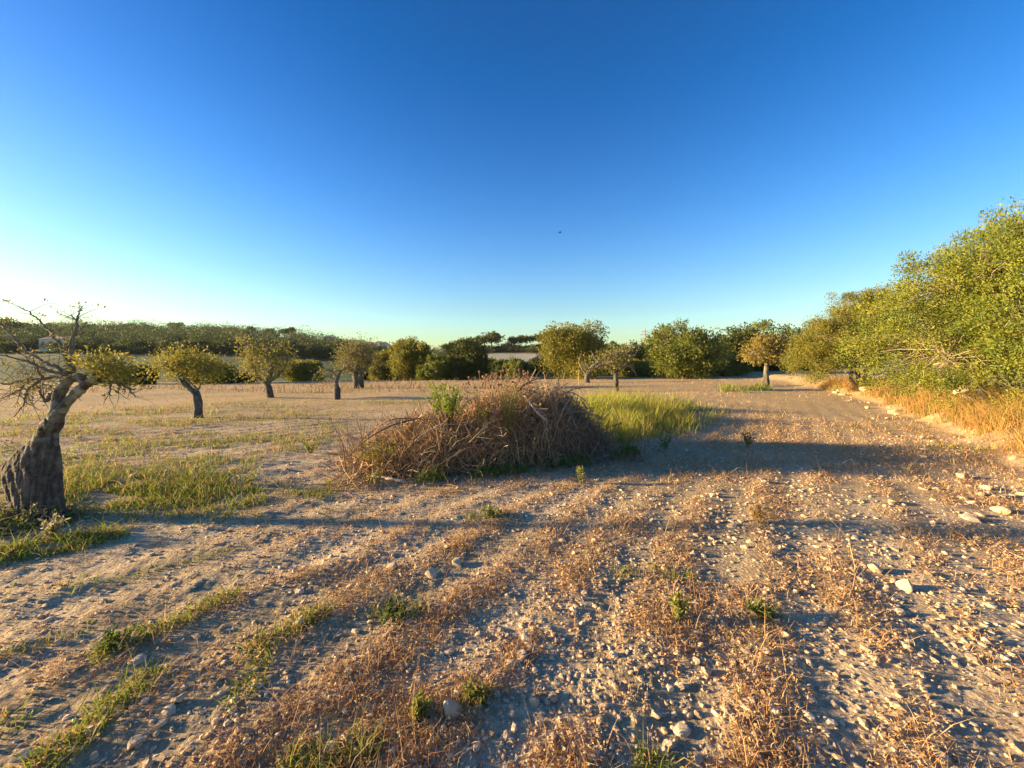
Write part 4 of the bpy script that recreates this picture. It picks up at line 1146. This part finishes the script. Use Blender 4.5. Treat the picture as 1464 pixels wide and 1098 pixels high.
    for pts, col in [
        ([(735, 570, 6.9, .022), (742, 558, 6.9, .02), (752, 548, 7.0, .018), (770, 541, 7.0, .014), (790, 538, 7.1, .008)], DKB),
        ([(750, 566, 6.3, .012), (758, 576, 6.3, .014), (768, 590, 6.2, .014), (781, 600, 6.2, .013)], PLB),
        ([(500, 650, 6.0, .008), (520, 632, 6.1, .013), (545, 615, 6.2, .016), (570, 605, 6.3, .016), (600, 598, 6.5, .014)], DKB),
        ([(504, 644, 6.3, .008), (530, 618, 6.4, .011), (560, 600, 6.5, .012), (590, 598, 6.6, .01)], MDB),
        ([(620, 610, 6.0, .012), (634, 616, 6.0, .012), (650, 622, 6.0, .01)], PLB),
        ([(672, 632, 5.7, .014), (684, 620, 5.8, .013), (692, 612, 5.9, .011)], MDB),
        ([(760, 588, 6.6, .012), (772, 572, 6.7, .012), (790, 560, 6.8, .01), (812, 548, 6.9, .006)], MDB),
        ([(700, 600, 6.2, .012), (720, 580, 6.3, .012), (745, 565, 6.4, .01), (770, 556, 6.5, .006)], MDB),
        ([(800, 560, 7.0, .010), (820, 562, 7.0, .01), (838, 575, 7.0, .009), (850, 595, 7.0, .006)], MDB),
        ([(790, 600, 6.7, .010), (815, 590, 6.8, .01), (840, 590, 6.9, .008), (862, 600, 7.0, .005)], MDB),
        ([(780, 580, 6.6, .010), (800, 566, 6.7, .01), (822, 556, 6.8, .007), (845, 553, 7.0, .004)], DKB),
        ([(585, 640, 5.8, .012), (600, 625, 5.8, .012), (622, 612, 5.9, .009), (650, 606, 6.0, .005)], MDB),
        ([(640, 660, 5.5, .010), (660, 645, 5.5, .010), (690, 636, 5.6, .008), (720, 634, 5.7, .005)], DKB),
        ([(560, 660, 5.8, .010), (548, 645, 5.9, .009), (530, 640, 6.0, .006), (512, 648, 6.1, .004)], MDB)]:
        br(pts, col)
    for k in range(40):
        s = rng.uniform(.05, .97); t = rng.uniform(-.9, .1)
        p = PILE_A + dvec * s * L + nvec * t * PILE_W
        z = float(pile_z(np.array([p[0]]), np.array([p[1]]))[0]); aa = rng.uniform(0, 6.28); ln = rng.uniform(.4, .9)
        e = np.array([math.cos(aa) * ln * .5, math.sin(aa) * ln * .35, rng.uniform(-.15, .3)])
        pp = limb_path(np.array([*p, z]) - e * .6, np.array([*p, z]) + e, rng.uniform(.008, .024), .004, rng, 6, .1, .05)
        g = Geo(); capped_tube(g, smooth_path(pp, 3), 5, MDB if k % 2 else DKB); ob('branch', g.mesh('branch', base, True), M_TWIG, root)
brush_pile()

def leafy_plant(name, label, cx, cy, z, h, w, n_stem, leaf, cols, seed, cat='plant', group=None, stemc=(.2, .2, .06), lean=.25, per=26, feathery=False, fmin=.25):
    rng = np.random.default_rng(seed)
    base = np.array([cx, cy, z]); root = thing(name, label, cat, base, group)
    n = n_stem
    a = rng.uniform(0, 6.28, n); rr = np.sqrt(rng.random(n)) * w * .5
    tipx = np.stack([np.cos(a) * rr, np.sin(a) * rr, h * rng.uniform(.6, 1.05, n)], -1)
    t = np.linspace(0, 1, 6)[None, :, None]
    P0 = np.stack([np.cos(a), np.sin(a), 0 * a], -1) * rng.uniform(0, .2, (n, 1)) * w * .5
    PP = P0[:, None] + (tipx - P0)[:, None] * t; PP[:, :, :2] *= (t ** .7)[..., :1] * .4 + .6
    PP += rng.normal(0, .02 * h, (n, 6, 3)) * t
    g = Geo(); v, q = tubes(PP, np.linspace(.006, .002, 6)[None] * np.full((n, 1), h / .5) ** .5, 4, rng)
    g.add(v, [q], stemc); ob('stems', g.mesh('stems'), M_GRASS, root)
    N = n * per; i = rng.integers(0, n, N); f = rng.uniform(fmin, 1.0, N)
    k = np.minimum((f * 5).astype(int), 4); fr = f * 5 - k
    p = PP[i, k] * (1 - fr[:, None]) + PP[i, k + 1] * fr[:, None]
    ax = rng.normal(size=(N, 3)); ax[:, 2] += .6
    s = leaf * rng.uniform(.6, 1.3, N)
    c = lerp(np.array(cols[0]), np.array(cols[1]), rng.random((N, 1))) * rng.uniform(.8, 1.2, (N, 1))
    g = Geo(); g.add(*leaves(p, ax, s, s * (.14 if feathery else .38), c, rng)); ob('foliage', g.mesh('foliage'), M_LEAF, root)
    return root

def thistle(label, px, top, d, seed, heads=4, group=None):
    rng = np.random.default_rng(seed)
    x = (px - CX) * d / F; z = float(pile_z(np.array([x]), np.array([d]))[0]) - .1
    h = W(px, top, d)[2] - z
    base = np.array([x, d, z]); root = thing('dead_thistle', label, 'plant', base, group)
    g = Geo()
    main = limb_path((0, 0, 0), (rng.normal(0, .04), 0, h), .007, .003, rng, 7, 0, .02); capped_tube(g, main, 5, (.33, .2, .12))
    tips = [main[-1, :3]]
    for k in range(heads):
        i = rng.integers(2, 6); e = main[i, :3] + np.array([rng.normal(0, .11), rng.normal(0, .08), rng.uniform(.08, .22)])
        capped_tube(g, limb_path(main[i, :3], e, .004, .002, rng, 4, -.05, .02), 4, (.33, .2, .12)); tips.append(e)
    for k in range(10):
        i = rng.integers(1, 6); e = main[i, :3] + np.array([rng.normal(0, .07), rng.normal(0, .07), rng.uniform(-.05, .08)])
        g.add(*leaves(main[i:i + 1, :3], (e - main[i, :3])[None], np.array([.10]), np.array([.025]), np.array([[.30, .2, .11]]), rng, .3))
    ob('stalk', g.mesh('stalk', (0, 0, 0)), M_DRY, root)
    for e in tips:
        v, f = ico(1); c = np.array([.34, .17, .11]) * rng.uniform(.7, 1.2)
        vv = v * np.array([.017, .017, .024]) * (1 + .18 * rng.normal(size=(len(v), 1)))
        gg = Geo(); gg.add(vv + e, [f], c)
        m = 14; dr = rng.normal(size=(m, 3)); dr[:, 2] = np.abs(dr[:, 2]) + .5
        gg.add(*leaves(np.repeat(e[None], m, 0), dr, np.full(m, .035), np.full(m, .007), np.array([.38, .22, .15]), rng))
        ob('seed_head', gg.mesh('seed_head'), M_DRY, root)
for k, (px, top, d, nh) in enumerate([(683, 532, 6.6, 5), (700, 541, 6.7, 4), (717, 531, 6.9, 5), (741, 529, 6.8, 5), (728, 536, 7.1, 4), (692, 536, 7.2, 4), (757, 538, 6.9, 3), (708, 535, 6.5, 4), (669, 540, 6.8, 3), (749, 534, 7.2, 4)]):
    thistle('dead thistle with reddish seed heads standing on the brush pile', px, top, d, 640 + k, nh, 'dead thistles on the brush pile')

def pz(x, y): return float(pile_z(np.array([x]), np.array([y]))[0])
def pp_(px, d): return (px - CX) * d / F, d
x, y = pp_(641, 6.2); leafy_plant('fennel_plant', 'bright green bushy plant growing out of the top of the brush pile', x, y, pz(x, y) - .1, W(641, 546, y)[2] - pz(x, y) + .08, .85, 34, .05, ((.17, .26, .03), (.32, .36, .06)), 660, per=60, fmin=.55, stemc=(.14, .1, .06))
x, y = pp_(727, 6.3); leafy_plant('fennel_plant', 'yellowish feathery plant on the brush pile beside the thistles', x, y, pz(x, y) - .2, W(727, 543, y)[2] - pz(x, y) + .2, .4, 22, .055, ((.28, .27, .06), (.36, .31, .09)), 661, per=40, feathery=True)
x, y = pp_(692, 6.4); leafy_plant('fennel_plant', 'grey green upright plant between the thistles on the brush pile', x, y, pz(x, y) - .2, W(692, 560, y)[2] - pz(x, y) + .2, .4, 20, .05, ((.16, .18, .07), (.24, .24, .08)), 662, per=34, feathery=True)
x, y = pp_(548, 5.9); leafy_plant('weed_plant', 'yellow green grassy weed at the low end of the brush pile', x, y, L1(x, y), .52, .75, 40, .10, ((.30, .27, .04), (.38, .30, .07)), 663, per=16, feathery=True)
x, y = pp_(525, 6.1); leafy_plant('weed_plant', 'ochre weed clump under the long arching branch of the pile', x, y, L1(x, y), .34, .6, 30, .09, ((.34, .27, .05), (.40, .28, .08)), 664, per=14, feathery=True)

def pile_skirt():
    """green weeds along the foot of the pile"""
    rng = np.random.default_rng(670)
    n = 9000
    s = rng.uniform(.05, 1.08, n); t = -np.interp(s, [0, .1, .3, .6, .9, 1.08], [.65, .92, 1.05, 1.0, .85, .6]) + rng.normal(0, .10, n)
    dvec = unit(PILE_B - PILE_A); nvec = np.array([-dvec[1], dvec[0]]); L = np.linalg.norm(PILE_B - PILE_A)
    x = PILE_A[0] + dvec[0] * s * L + nvec[0] * t * PILE_W; y = PILE_A[1] + dvec[1] * s * L + nvec[1] * t * PILE_W
    k = rng.random(n) < sstep(.36, .56, fbm2(x / .4, y / .4, 2, 671)); x, y, s = x[k], y[k], s[k]; N = len(x)
    c = lerp(np.array([.08, .14, .025]), np.array([.24, .26, .05]), np.clip(rng.normal(.45, .25, (N, 1)) - .25 * sstep(.5, .9, s)[:, None], 0, 1))
    h = rng.gamma(3, .035, N) + .03
    g = Geo(); b = rng.random(N) < .55; P = on_land(x, y, -.005)
    g.add(*blades(P[b], h[b], rng.normal(0, .4, (b.sum(), 2)), .008, .15, c[b], rng))
    b = ~b; ax = rng.normal(size=(b.sum(), 3)); ax[:, 2] = np.abs(ax[:, 2]) + .2; sz = rng.uniform(.03, .07, b.sum())
    Q = P[b].copy(); Q[:, 2] += rng.uniform(0, .09, b.sum())
    g.add(*leaves(Q, ax, sz, sz * .5, c[b], rng)); ob('green_weeds', g.mesh('green_weeds'), M_GRASS, label='green weeds fringing the foot of the brush pile', category='weeds', kind='stuff')
pile_skirt()

def stick(label, pts, col, seed, name='stick'):
    rng = np.random.default_rng(seed)
    p = np.array([[*G(a, b), 0, r] for a, b, r in pts]); p[:, 2] = land(p[:, 0], p[:, 1]) + p[:, 3] * .8
    base = p[0, :3].copy(); pp = smooth_path(p, 4); pp[:, 3] *= rng.uniform(.9, 1.1, len(pp))
    g = Geo(); capped_tube(g, pp, 8, col); o = ob(name, g.mesh(name, base, True), M_BARK, None, base); o['label'] = label; o['category'] = 'stick'
stick('pale bare log lying on the soil in front of the brush pile', [(531, 682, .030), (548, 684, .028), (563, 687, .028), (580, 689, .024)], (.46, .38, .29), 680, 'log')
stick('thin pale stick among dry weeds on the bare soil', [(490, 1055, .008), (500, 1066, .009), (510, 1078, .008), (519, 1090, .006)], (.42, .31, .2), 681)
stick('dark thin twig lying left of the brush pile log', [(480, 676, .007), (500, 682, .009), (525, 684, .007)], (.14, .11, .085), 682, 'twig')

# single weeds that stand out on the field
for k, (px, py, h, w, lab, cols) in enumerate([
    (972, 890, .16, .12, 'small upright yellow green seedling on bare soil between stubble ridges', ((.22, .24, .05), (.30, .29, .08))),
    (830, 690, .24, .14, 'slender green weed on bare soil below the brush pile', ((.16, .2, .05), (.28, .28, .08))),
    (795, 668, .28, .2, 'pale thistle rosette stalk at the shaded foot of the brush pile', ((.26, .24, .14), (.34, .3, .2))),
    (1088, 884, .10, .18, 'leafy dark green weed on the thick stubble ridge', ((.10, .15, .03), (.18, .2, .05))),
    (600, 1026, .07, .10, 'tiny bright green weed alone on grey soil', ((.2, .22, .04), (.28, .27, .06))),
    (680, 1006, .09, .12, 'small olive weed beside a stubble patch', ((.17, .18, .04), (.25, .23, .06))),
    (1070, 640, .38, .26, 'tall thin green weed in the shadow band right of the tall grass', ((.12, .17, .04), (.2, .22, .06))),
    (950, 640, .3, .4, 'spreading green weed at the ragged front of the tall grass', ((.1, .15, .03), (.18, .2, .05))),
    (445, 650, .35, .5, 'bushy yellow green weed left of the brush pile', ((.24, .26, .05), (.32, .3, .07))),
    (358, 695, .2, .42, 'pale green cushion weed on the bare left soil', ((.24, .25, .07), (.32, .3, .1))),
    (700, 740, .12, .3, 'flat green rosette weed in front of the brush pile', ((.14, .18, .05), (.22, .23, .06))),
    (72, 775, .22, .3, 'whitish dry flowering weed in grass at the old tree foot', ((.36, .32, .22), (.28, .27, .12))),
    (1085, 750, .2, .34, 'thick golden stubble tussock on the ridge by the stony strip', ((.48, .32, .12), (.40, .25, .09))),
    (165, 925, .06, .2, 'dark leafy weed at the end of the long green strip', ((.07, .13, .02), (.14, .19, .03))),
    (565, 880, .06, .26, 'dark green creeping weed by the reddish stubble', ((.08, .13, .03), (.15, .18, .05)))]):
    x, y = G(px, py); leafy_plant('weed_plant', lab, x, y, L1(x, y) - .005, h, w, 12, .03 + .05 * h, cols, 690 + k, per=22)

def tree_foot():
    """brush, suckers and grass round the foot of the old tree"""
    rng = np.random.default_rng(720)
    cx, cy = (50 - CX) * 3.95 / F, 3.9
    n = 420; a = rng.uniform(0, 6.28, n); r = np.sqrt(rng.random(n)) * .42
    x = cx + np.cos(a) * r * 1.25; y = cy - .12 + np.sin(a) * r * .8
    d3 = rng.normal(size=(n, 3)) * np.array([1, .8, .55]); d3[:, 2] = np.abs(d3[:, 2]); d3 = unit(d3)
    t = np.linspace(0, 1, 5)[None, :, None]; L = rng.uniform(.12, .42, n)
    PP = on_land(x, y)[:, None] + d3[:, None] * L[:, None, None] * t + rng.normal(0, .012, (n, 5, 3)); PP[:, :, 2] -= (t[..., 0] ** 2) * L[:, None] * .35
    PP[:, :, 2] = np.maximum(PP[:, :, 2], land_broad(PP[:, :, 0], PP[:, :, 1]) + .004)
    g = Geo(); v, q = tubes(PP, np.linspace(.005, .002, 5)[None] * rng.uniform(.6, 1.6, (n, 1)), 3, rng)
    g.add(v, [q], np.repeat(lerp(np.array([.15, .13, .08]), np.array([.30, .25, .14]), rng.random((n, 1))), 15, 0))
    base = np.array([cx, cy, L1(cx, cy)])
    root = thing('root_brush', 'tangle of suckers, twigs and leaves round the foot of the old tree', 'brush', base)
    ob('twigs', g.mesh('twigs', base), M_TWIG, root)
    m = 2600; i = rng.integers(0, n, m); k = rng.integers(1, 5, m)
    g = Geo(); s = rng.uniform(.02, .05, m); ax = rng.normal(size=(m, 3)); ax[:, 2] += .4
    g.add(*leaves(PP[i, k], ax, s, s * .42, lerp(np.array([.06, .10, .02]), np.array([.17, .18, .04]), rng.random((m, 1))), rng)); ob('foliage', g.mesh('foliage', base), M_LEAF, root)
tree_foot()

# ---------------------------------------------------------------- far slopes: trees one can tell apart are things, the mass of the wood is stuff
def far_proto(seed, kind):
    rng = np.random.default_rng(seed)
    LB = []
    if kind == 'pine':
        for k in range(6): LB.append(((rng.normal(0, .22), rng.normal(0, .22), rng.uniform(.72, .9)), (.26, .26, .15)))
        tr_h = .7
    else:
        for k in range(8): LB.append(((rng.normal(0, .26), rng.normal(0, .26), rng.uniform(.25, .72)), (.32, .32, .25)))
        tr_h = .35
    pts, od = clump_points(LB, 90, rng, .55)
    ca, cb = (DARK if kind != 'lit' else OLIVE)
    crown = crown_mesh((0, 0, 0), pts, od, 16, .075, .085, .055, np.array(ca) * 1.15, np.array(cb) * 1.15, rng)
    g = Geo(); capped_tube(g, np.array([[0, 0, -.08, .035], [.01, 0, tr_h * .5, .026], [0, .01, tr_h, .018]]), 6, (.09, .075, .06))
    for k in range(4):
        a = rng.uniform(0, 6.28); capped_tube(g, np.array([[0, 0, tr_h * .8, .016], [.16 * math.cos(a), .16 * math.sin(a), tr_h + .1, .008]]), 4, (.09, .075, .06))
    return crown, g.mesh('trunk')
PROTO = {'oak': [far_proto(800 + k, 'oak') for k in range(5)], 'pine': [far_proto(820 + k, 'pine') for k in range(4)], 'lit': [far_proto(840 + k, 'lit') for k in range(3)]}

def far_tree(kind, x, y, h, wd, label, group, rng, sink=0.0, name=None):
    crown, trunk = PROTO[kind][rng.integers(len(PROTO[kind]))]
    z = float(land_broad(np.array([x]), np.array([y]))[0]) - sink
    root = thing(name or {'oak': 'oak_tree', 'pine': 'pine_tree', 'lit': 'olive_tree'}[kind], label, 'tree', (x, y, z), group, rng.uniform(0, 6.28))
    root.scale = (wd, wd, h)
    ob('trunk', trunk, M_TWIG, root); ob('crown', crown, M_LEAF, root)

def far_trees():
    rng = np.random.default_rng(850)
    # rounded trees along the lower edge of the wooded hill
    for k in range(34):
        px = -40 + k * 16.5 + rng.normal(0, 5); y = 152 + rng.uniform(0, 10)
        h = rng.uniform(4.5, 7.5); far_tree('oak', (px - CX) * y / F, y, h, h * rng.uniform(1.1, 1.5), ('low wide' if h < 5.3 else 'middling' if h < 6.5 else 'tall') + ' rounded dark tree along the lower edge of the wooded hill', 'trees edging the wooded hill', rng, .4)
    # trees that break the skyline of the hill
    for k in range(36):
        px = -20 + k * 15.5 + rng.normal(0, 6); y = rng.uniform(245, 268)
        kind = 'pine' if rng.random() < np.interp(px, [0, 300, 360, 480], [.2, .35, .8, .7]) else 'oak'
        h = rng.uniform(5.5, 9) * np.interp(px, [0, 400, 480, 560], [1, 1, .7, .45]); far_tree(kind, (px - CX) * y / F, y, h, h * rng.uniform(.8, 1.2), {'oak': 'rounded tree on the skyline of the wooded hill', 'pine': 'flat topped pine on the skyline of the wooded hill'}[kind], 'trees on the hill skyline', rng, .3)
    far_tree('oak', (12 - CX) * 205 / F, 205, 13, 13, 'tall rounded tree standing above the wood over the white farmhouse', None, rng)
    # umbrella pines above the pale field
    for px, y, h, w, lab in [(684, 215, 13, 15, 'broad umbrella pine left of the group above the pale field'), (703, 212, 14, 18, 'widest umbrella pine above the pale field'), (732, 214, 11, 8, 'slim pine standing free above the pale field'),
                             (742, 216, 11.5, 8, 'twin slim pine next to the free standing slim one'), (752, 214, 12, 13, 'round headed umbrella pine above the pale field'), (776, 210, 13, 16, 'flat umbrella pine nearest the biggest golden olive'), (662, 218, 11, 14, 'low umbrella pine behind the dark round oak'), (640, 222, 10, 13, 'umbrella pine at the end of the low ridge')]:
        far_tree('pine', (px - CX) * y / F, y, h * .72, w * .8, lab, None, rng)
    for k in range(22):
        px = 610 + k * 9 + rng.normal(0, 4); y = rng.uniform(208, 226); h = rng.uniform(3.8, 6)
        far_tree('oak', (px - CX) * y / F, y, h, h * 1.6, ('low' if h < 4.6 else 'tall') + ' dark bush topping the pale field' + (', under the umbrella pines' if px > 690 else ', behind the dark round oak'), 'bushes above the pale field', rng, .5)
    for k in range(12):
        px = 690 + k * 9 + rng.normal(0, 4); y = rng.uniform(112, 140); h = rng.uniform(3, 5)
        far_tree('lit' if k % 4 == 0 else 'oak', (px - CX) * y / F, y, h, h * 1.35, 'green bush in the dip below the pale field', 'bushes below the pale field', rng, .3)
    # trees closing the view behind the field edge in the middle and at the right
    for k in range(22):
        px = 845 + k * 19 + rng.normal(0, 6); y = rng.uniform(92, 125)
        h = rng.uniform(6.5, 9.5); far_tree('oak' if rng.random() < .7 else 'lit', (px - CX) * y / F, y, h, h * 1.2, 'dark tree in the row closing off the far end of the field', 'trees closing off the field', rng, .4)
    for k in range(16):
        px = 500 + k * 9 + rng.normal(0, 4); y = rng.uniform(120, 170); h = rng.uniform(4, 6.5)
        far_tree('oak', (px - CX) * y / F, y, h, h * 1.3, 'dark tree on the slope behind the golden olive bushes', 'trees behind the golden bushes', rng, .4)

    # the mass of the wood
    g = Geo()
    n = 560
    px = rng.uniform(-160, 640, n); y = rng.uniform(158, 262, n)
    X = (px - CX) * y / F; Z = land_broad(X, y)
    hgt = rng.uniform(4.5, 9.0, n) * np.interp(px, [-160, 460, 540, 640], [1, 1, .6, .6]); pine = rng.random(n) < .2
    m = 480
    dd = unit(rng.normal(size=(n, m, 3))); rad = rng.uniform(.5, 1, (n, m, 1)) ** .5
    blob = rng.normal(0, .22, (n, 6, 3)); pick = rng.integers(0, 6, (n, m))
    off = np.take_along_axis(blob, pick[..., None].repeat(3, -1), 1) + dd * rad * .36
    P = np.stack([X, y, Z + hgt * .48], -1)[:, None] + off * np.stack([hgt * 1.25, hgt * 1.25, hgt], -1)[:, None]
    P[..., 2] = np.maximum(P[..., 2], Z[:, None] + .1)
    ax = dd + rng.normal(size=dd.shape) * .5
    tone = rng.random((n, 1, 1)); c = lerp(np.array([.045, .078, .028]), np.array([.10, .118, .035]), tone) * rng.uniform(.75, 1.25, (n, m, 1))
    s = rng.uniform(.35, .75, n * m)
    g.add(*leaves(P.reshape(-1, 3), ax.reshape(-1, 3), s, s * .7, c.reshape(-1, 3), rng))
    ob('hill_wood', g.mesh('hill_wood'), M_LEAF, label='dark evergreen wood covering the hill across the valley', category='wood', kind='stuff')
far_trees()

def box(g, x0, x1, y0, y1, z0, z1, c):
    v = np.array([(x, y, z) for x in (x0, x1) for y in (y0, y1) for z in (z0, z1)], float)
    g.add(v, [np.array([(0, 1, 3, 2), (4, 6, 7, 5), (0, 4, 5, 1), (2, 3, 7, 6), (0, 2, 6, 4), (1, 5, 7, 3)])], c)

def house(label, px, py, d, w, h, nwin, rng, roof=(.34, .24, .17)):
    x = (px - CX) * d / F; z = W(px, py, d)[2]
    zl = float(land_broad(np.array([x]), np.array([d]))[0]); zb = min(z, zl)
    root = thing('farmhouse', label, 'house', (x, d, z))
    g = Geo(); dep = w * .45
    box(g, -w / 2, w / 2, 0, dep, zb - z - 1, h, (.62, .58, .50)); ob('wall', g.mesh('wall'), M_PAINT, root)
    g = Geo()
    v = np.array([(-w / 2 - .3, -.35, h), (w / 2 + .3, -.35, h), (w / 2 + .3, dep + .35, h), (-w / 2 - .3, dep + .35, h), (-w / 2 - .3, dep / 2, h + dep * .22), (w / 2 + .3, dep / 2, h + dep * .22)])
    g.add(v, [np.array([(0, 1, 5, 4), (2, 3, 4, 5), (3, 2, 1, 0)]), np.array([(0, 4, 3), (1, 2, 5)])], roof); ob('roof', g.mesh('roof'), M_PAINT, root)
    for k in range(nwin):
        cx = -w / 2 + w * (k + .5) / nwin
        g = Geo(); box(g, cx - .55, cx + .55, -.05, .1, h * .28, h * .74, (.03, .03, .03)); wn_ = ob('window', g.mesh('window'), M_PAINT, root)
        g = Geo(); box(g, cx - .7, cx + .7, -.09, .02, h * .2, h * .27, (.5, .47, .42)); ob('sill', g.mesh('sill'), M_PAINT, wn_)
    return root
hr = np.random.default_rng(5)
house('long white farmhouse low on the wooded hill behind the old tree', 78, 497, 158, 13.5, 3.6, 4, hr)
house('small white house near the far end of the wooded ridge', 470, 489, 215, 6.0, 2.8, 2, hr)
house('tiny white hut on the slope beside the leafy almond crown', 408, 498, 165, 3.4, 2.6, 1, hr)

def pylon():
    d = 420.0; x = (922 - CX) * d / F; top = W(922, 469, d)[2]; zb = float(land_broad(np.array([x]), np.array([d]))[0])
    root = thing('power_pylon', 'lattice steel power pylon rising above the trees at the far field edge', 'pylon', (x, d, zb))
    H = top - zb; r = .13; c = (.42, .34, .30)
    lv = np.linspace(0, 1, 9); hw = lambda f: 3.4 * (1 - f) ** 1.5 + .22
    for sx in (-1, 1):
        for sy in (-1, 1):
            g = Geo(); capped_tube(g, np.array([[sx * hw(f), sy * hw(f), f * H, r] for f in lv]), 4, c); ob('leg', g.mesh('leg'), M_METAL, root)
    g = Geo()
    for a, b in zip(lv[:-1], lv[1:]):
        for s in (-1, 1):
            for p, q in (((-hw(a), s * hw(a), a * H), (hw(b), s * hw(b), b * H)), ((hw(a), s * hw(a), a * H), (-hw(b), s * hw(b), b * H)), ((s * hw(a), -hw(a), a * H), (s * hw(b), hw(b), b * H)), ((s * hw(a), hw(a), a * H), (s * hw(b), -hw(b), b * H))):
                capped_tube(g, np.array([[*p, r * .5], [*q, r * .5]]), 3, c)
    ob('lattice', g.mesh('lattice'), M_METAL, root)
    for f, wd in ((.70, 4.0), (.80, 5.0), (.90, 3.4)):
        g = Geo(); capped_tube(g, np.array([[-wd, 0, f * H, .24], [0, 0, f * H, .34], [wd, 0, f * H, .24]]), 4, c)
        for s in (-1, 1): capped_tube(g, np.array([[s * wd, 0, f * H, r * .5], [s * .4, 0, (f + .05) * H, r * .5]]), 3, c)
        arm = ob('cross_arm', g.mesh('cross_arm'), M_METAL, root)
        for s in (-1, 1):
            g = Geo(); capped_tube(g, np.array([[s * wd, 0, f * H, .12], [s * wd, 0, f * H - 1.2, .12]]), 5, (.12, .11, .1)); ob('insulator', g.mesh('insulator'), M_METAL, arm)
pylon()

def bird():
    p = W(800.5, 332.5, 42.0)
    root = thing('bird', 'dark bird gliding alone in the blue sky', 'bird', p)
    g = Geo(); capped_tube(g, smooth_path([[-.2, 0, 0, .006], [-.12, 0, .005, .03], [0, 0, .01, .048], [.1, 0, .015, .035], [.15, 0, .02, .024], [.19, 0, .012, .005]], 3), 8, (.05, .045, .04)); ob('body', g.mesh('body', smooth=True), M_FEATHER, root)
    for s in (-1, 1):
        v = np.array([(.08, 0, .02), (.10, s * .14, .07), (.03, s * .32, .05), (-.02, s * .36, .04), (-.06, s * .2, .05), (-.07, 0, .015)])
        v2 = v - np.array([0, 0, .012]); n = 6
        side = [(i, (i + 1) % n, n + (i + 1) % n, n + i) for i in range(n)]
        g = Geo(); g.add(np.vstack([v, v2]), [np.array(side), np.array([list(range(n)), list(range(2 * n - 1, n - 1, -1))])], (.045, .04, .035)); ob('wing', g.mesh('wing'), M_FEATHER, root)
    v = np.array([(-.17, -.015, .003), (-.30, -.06, 0), (-.29, .06, 0), (-.17, .015, .003)]); g = Geo()
    g.add(np.vstack([v, v - np.array([0, 0, .01])]), [np.array([(0, 1, 2, 3), (7, 6, 5, 4), (0, 4, 5, 1), (1, 5, 6, 2), (2, 6, 7, 3), (3, 7, 4, 0)])], (.045, .04, .035)); ob('tail', g.mesh('tail'), M_FEATHER, root)
bird()

def mountain():
    d = 1400.0
    n, m = 90, 26
    px = np.linspace(470, 640, n); t = np.linspace(0, 1, m)
    crest = np.interp(px, [470, 500, 515, 528, 540, 552, 568, 590, 620, 640], [512, 503, 492, 485, 483.5, 484, 489, 496, 504, 514])
    PX, T = np.meshgrid(px, t, indexing='ij')
    Yd = d + (T - .5) * 420
    ridge = 1 - np.abs(T - .5) * 2
    Hh = (CAMH + (HY - crest) * d / F)[:, None] * ridge ** .8 + (fbm2(PX / 9, T * 9, 4, 900) - .5) * 26 * ridge
    X = (PX - CX) * d / F
    v = np.stack([X, Yd, Hh - 8], -1).reshape(-1, 3)
    i = np.arange(n - 1)[:, None] * m; j = np.arange(m - 1)[None]
    q = np.stack([i + j, i + m + j, i + m + j + 1, i + j + 1], -1).reshape(-1, 4)
    me = build_mesh('mountain', v, [q], np.broadcast_to(np.array([.16, .15, .12]), v.shape), True)
    ob('mountain', me, M_PAINT, kind='structure')
mountain()

# ---------------------------------------------------------------- the evening air
def haze():
    g = Geo(); box(g, -5600, 5600, -5600, 5600, -9.0, 132.0, (1, 1, 1))
    me = g.mesh('haze')
    m = bpy.data.materials.new('evening_air'); m.use_nodes = True
    nt = m.node_tree; nt.nodes.remove(nt.nodes['Principled BSDF'])
    v = nt.nodes.new('ShaderNodeVolumePrincipled')
    v.inputs['Color'].default_value = (0.80, 0.90, 1.0, 1); v.inputs['Density'].default_value = 0.00007
    nt.links.new(v.outputs[0], nt.nodes['Material Output'].inputs['Volume'])
    ob('haze', me, m, kind='stuff', label='thin blue evening haze over the whole landscape', category='haze')
haze()
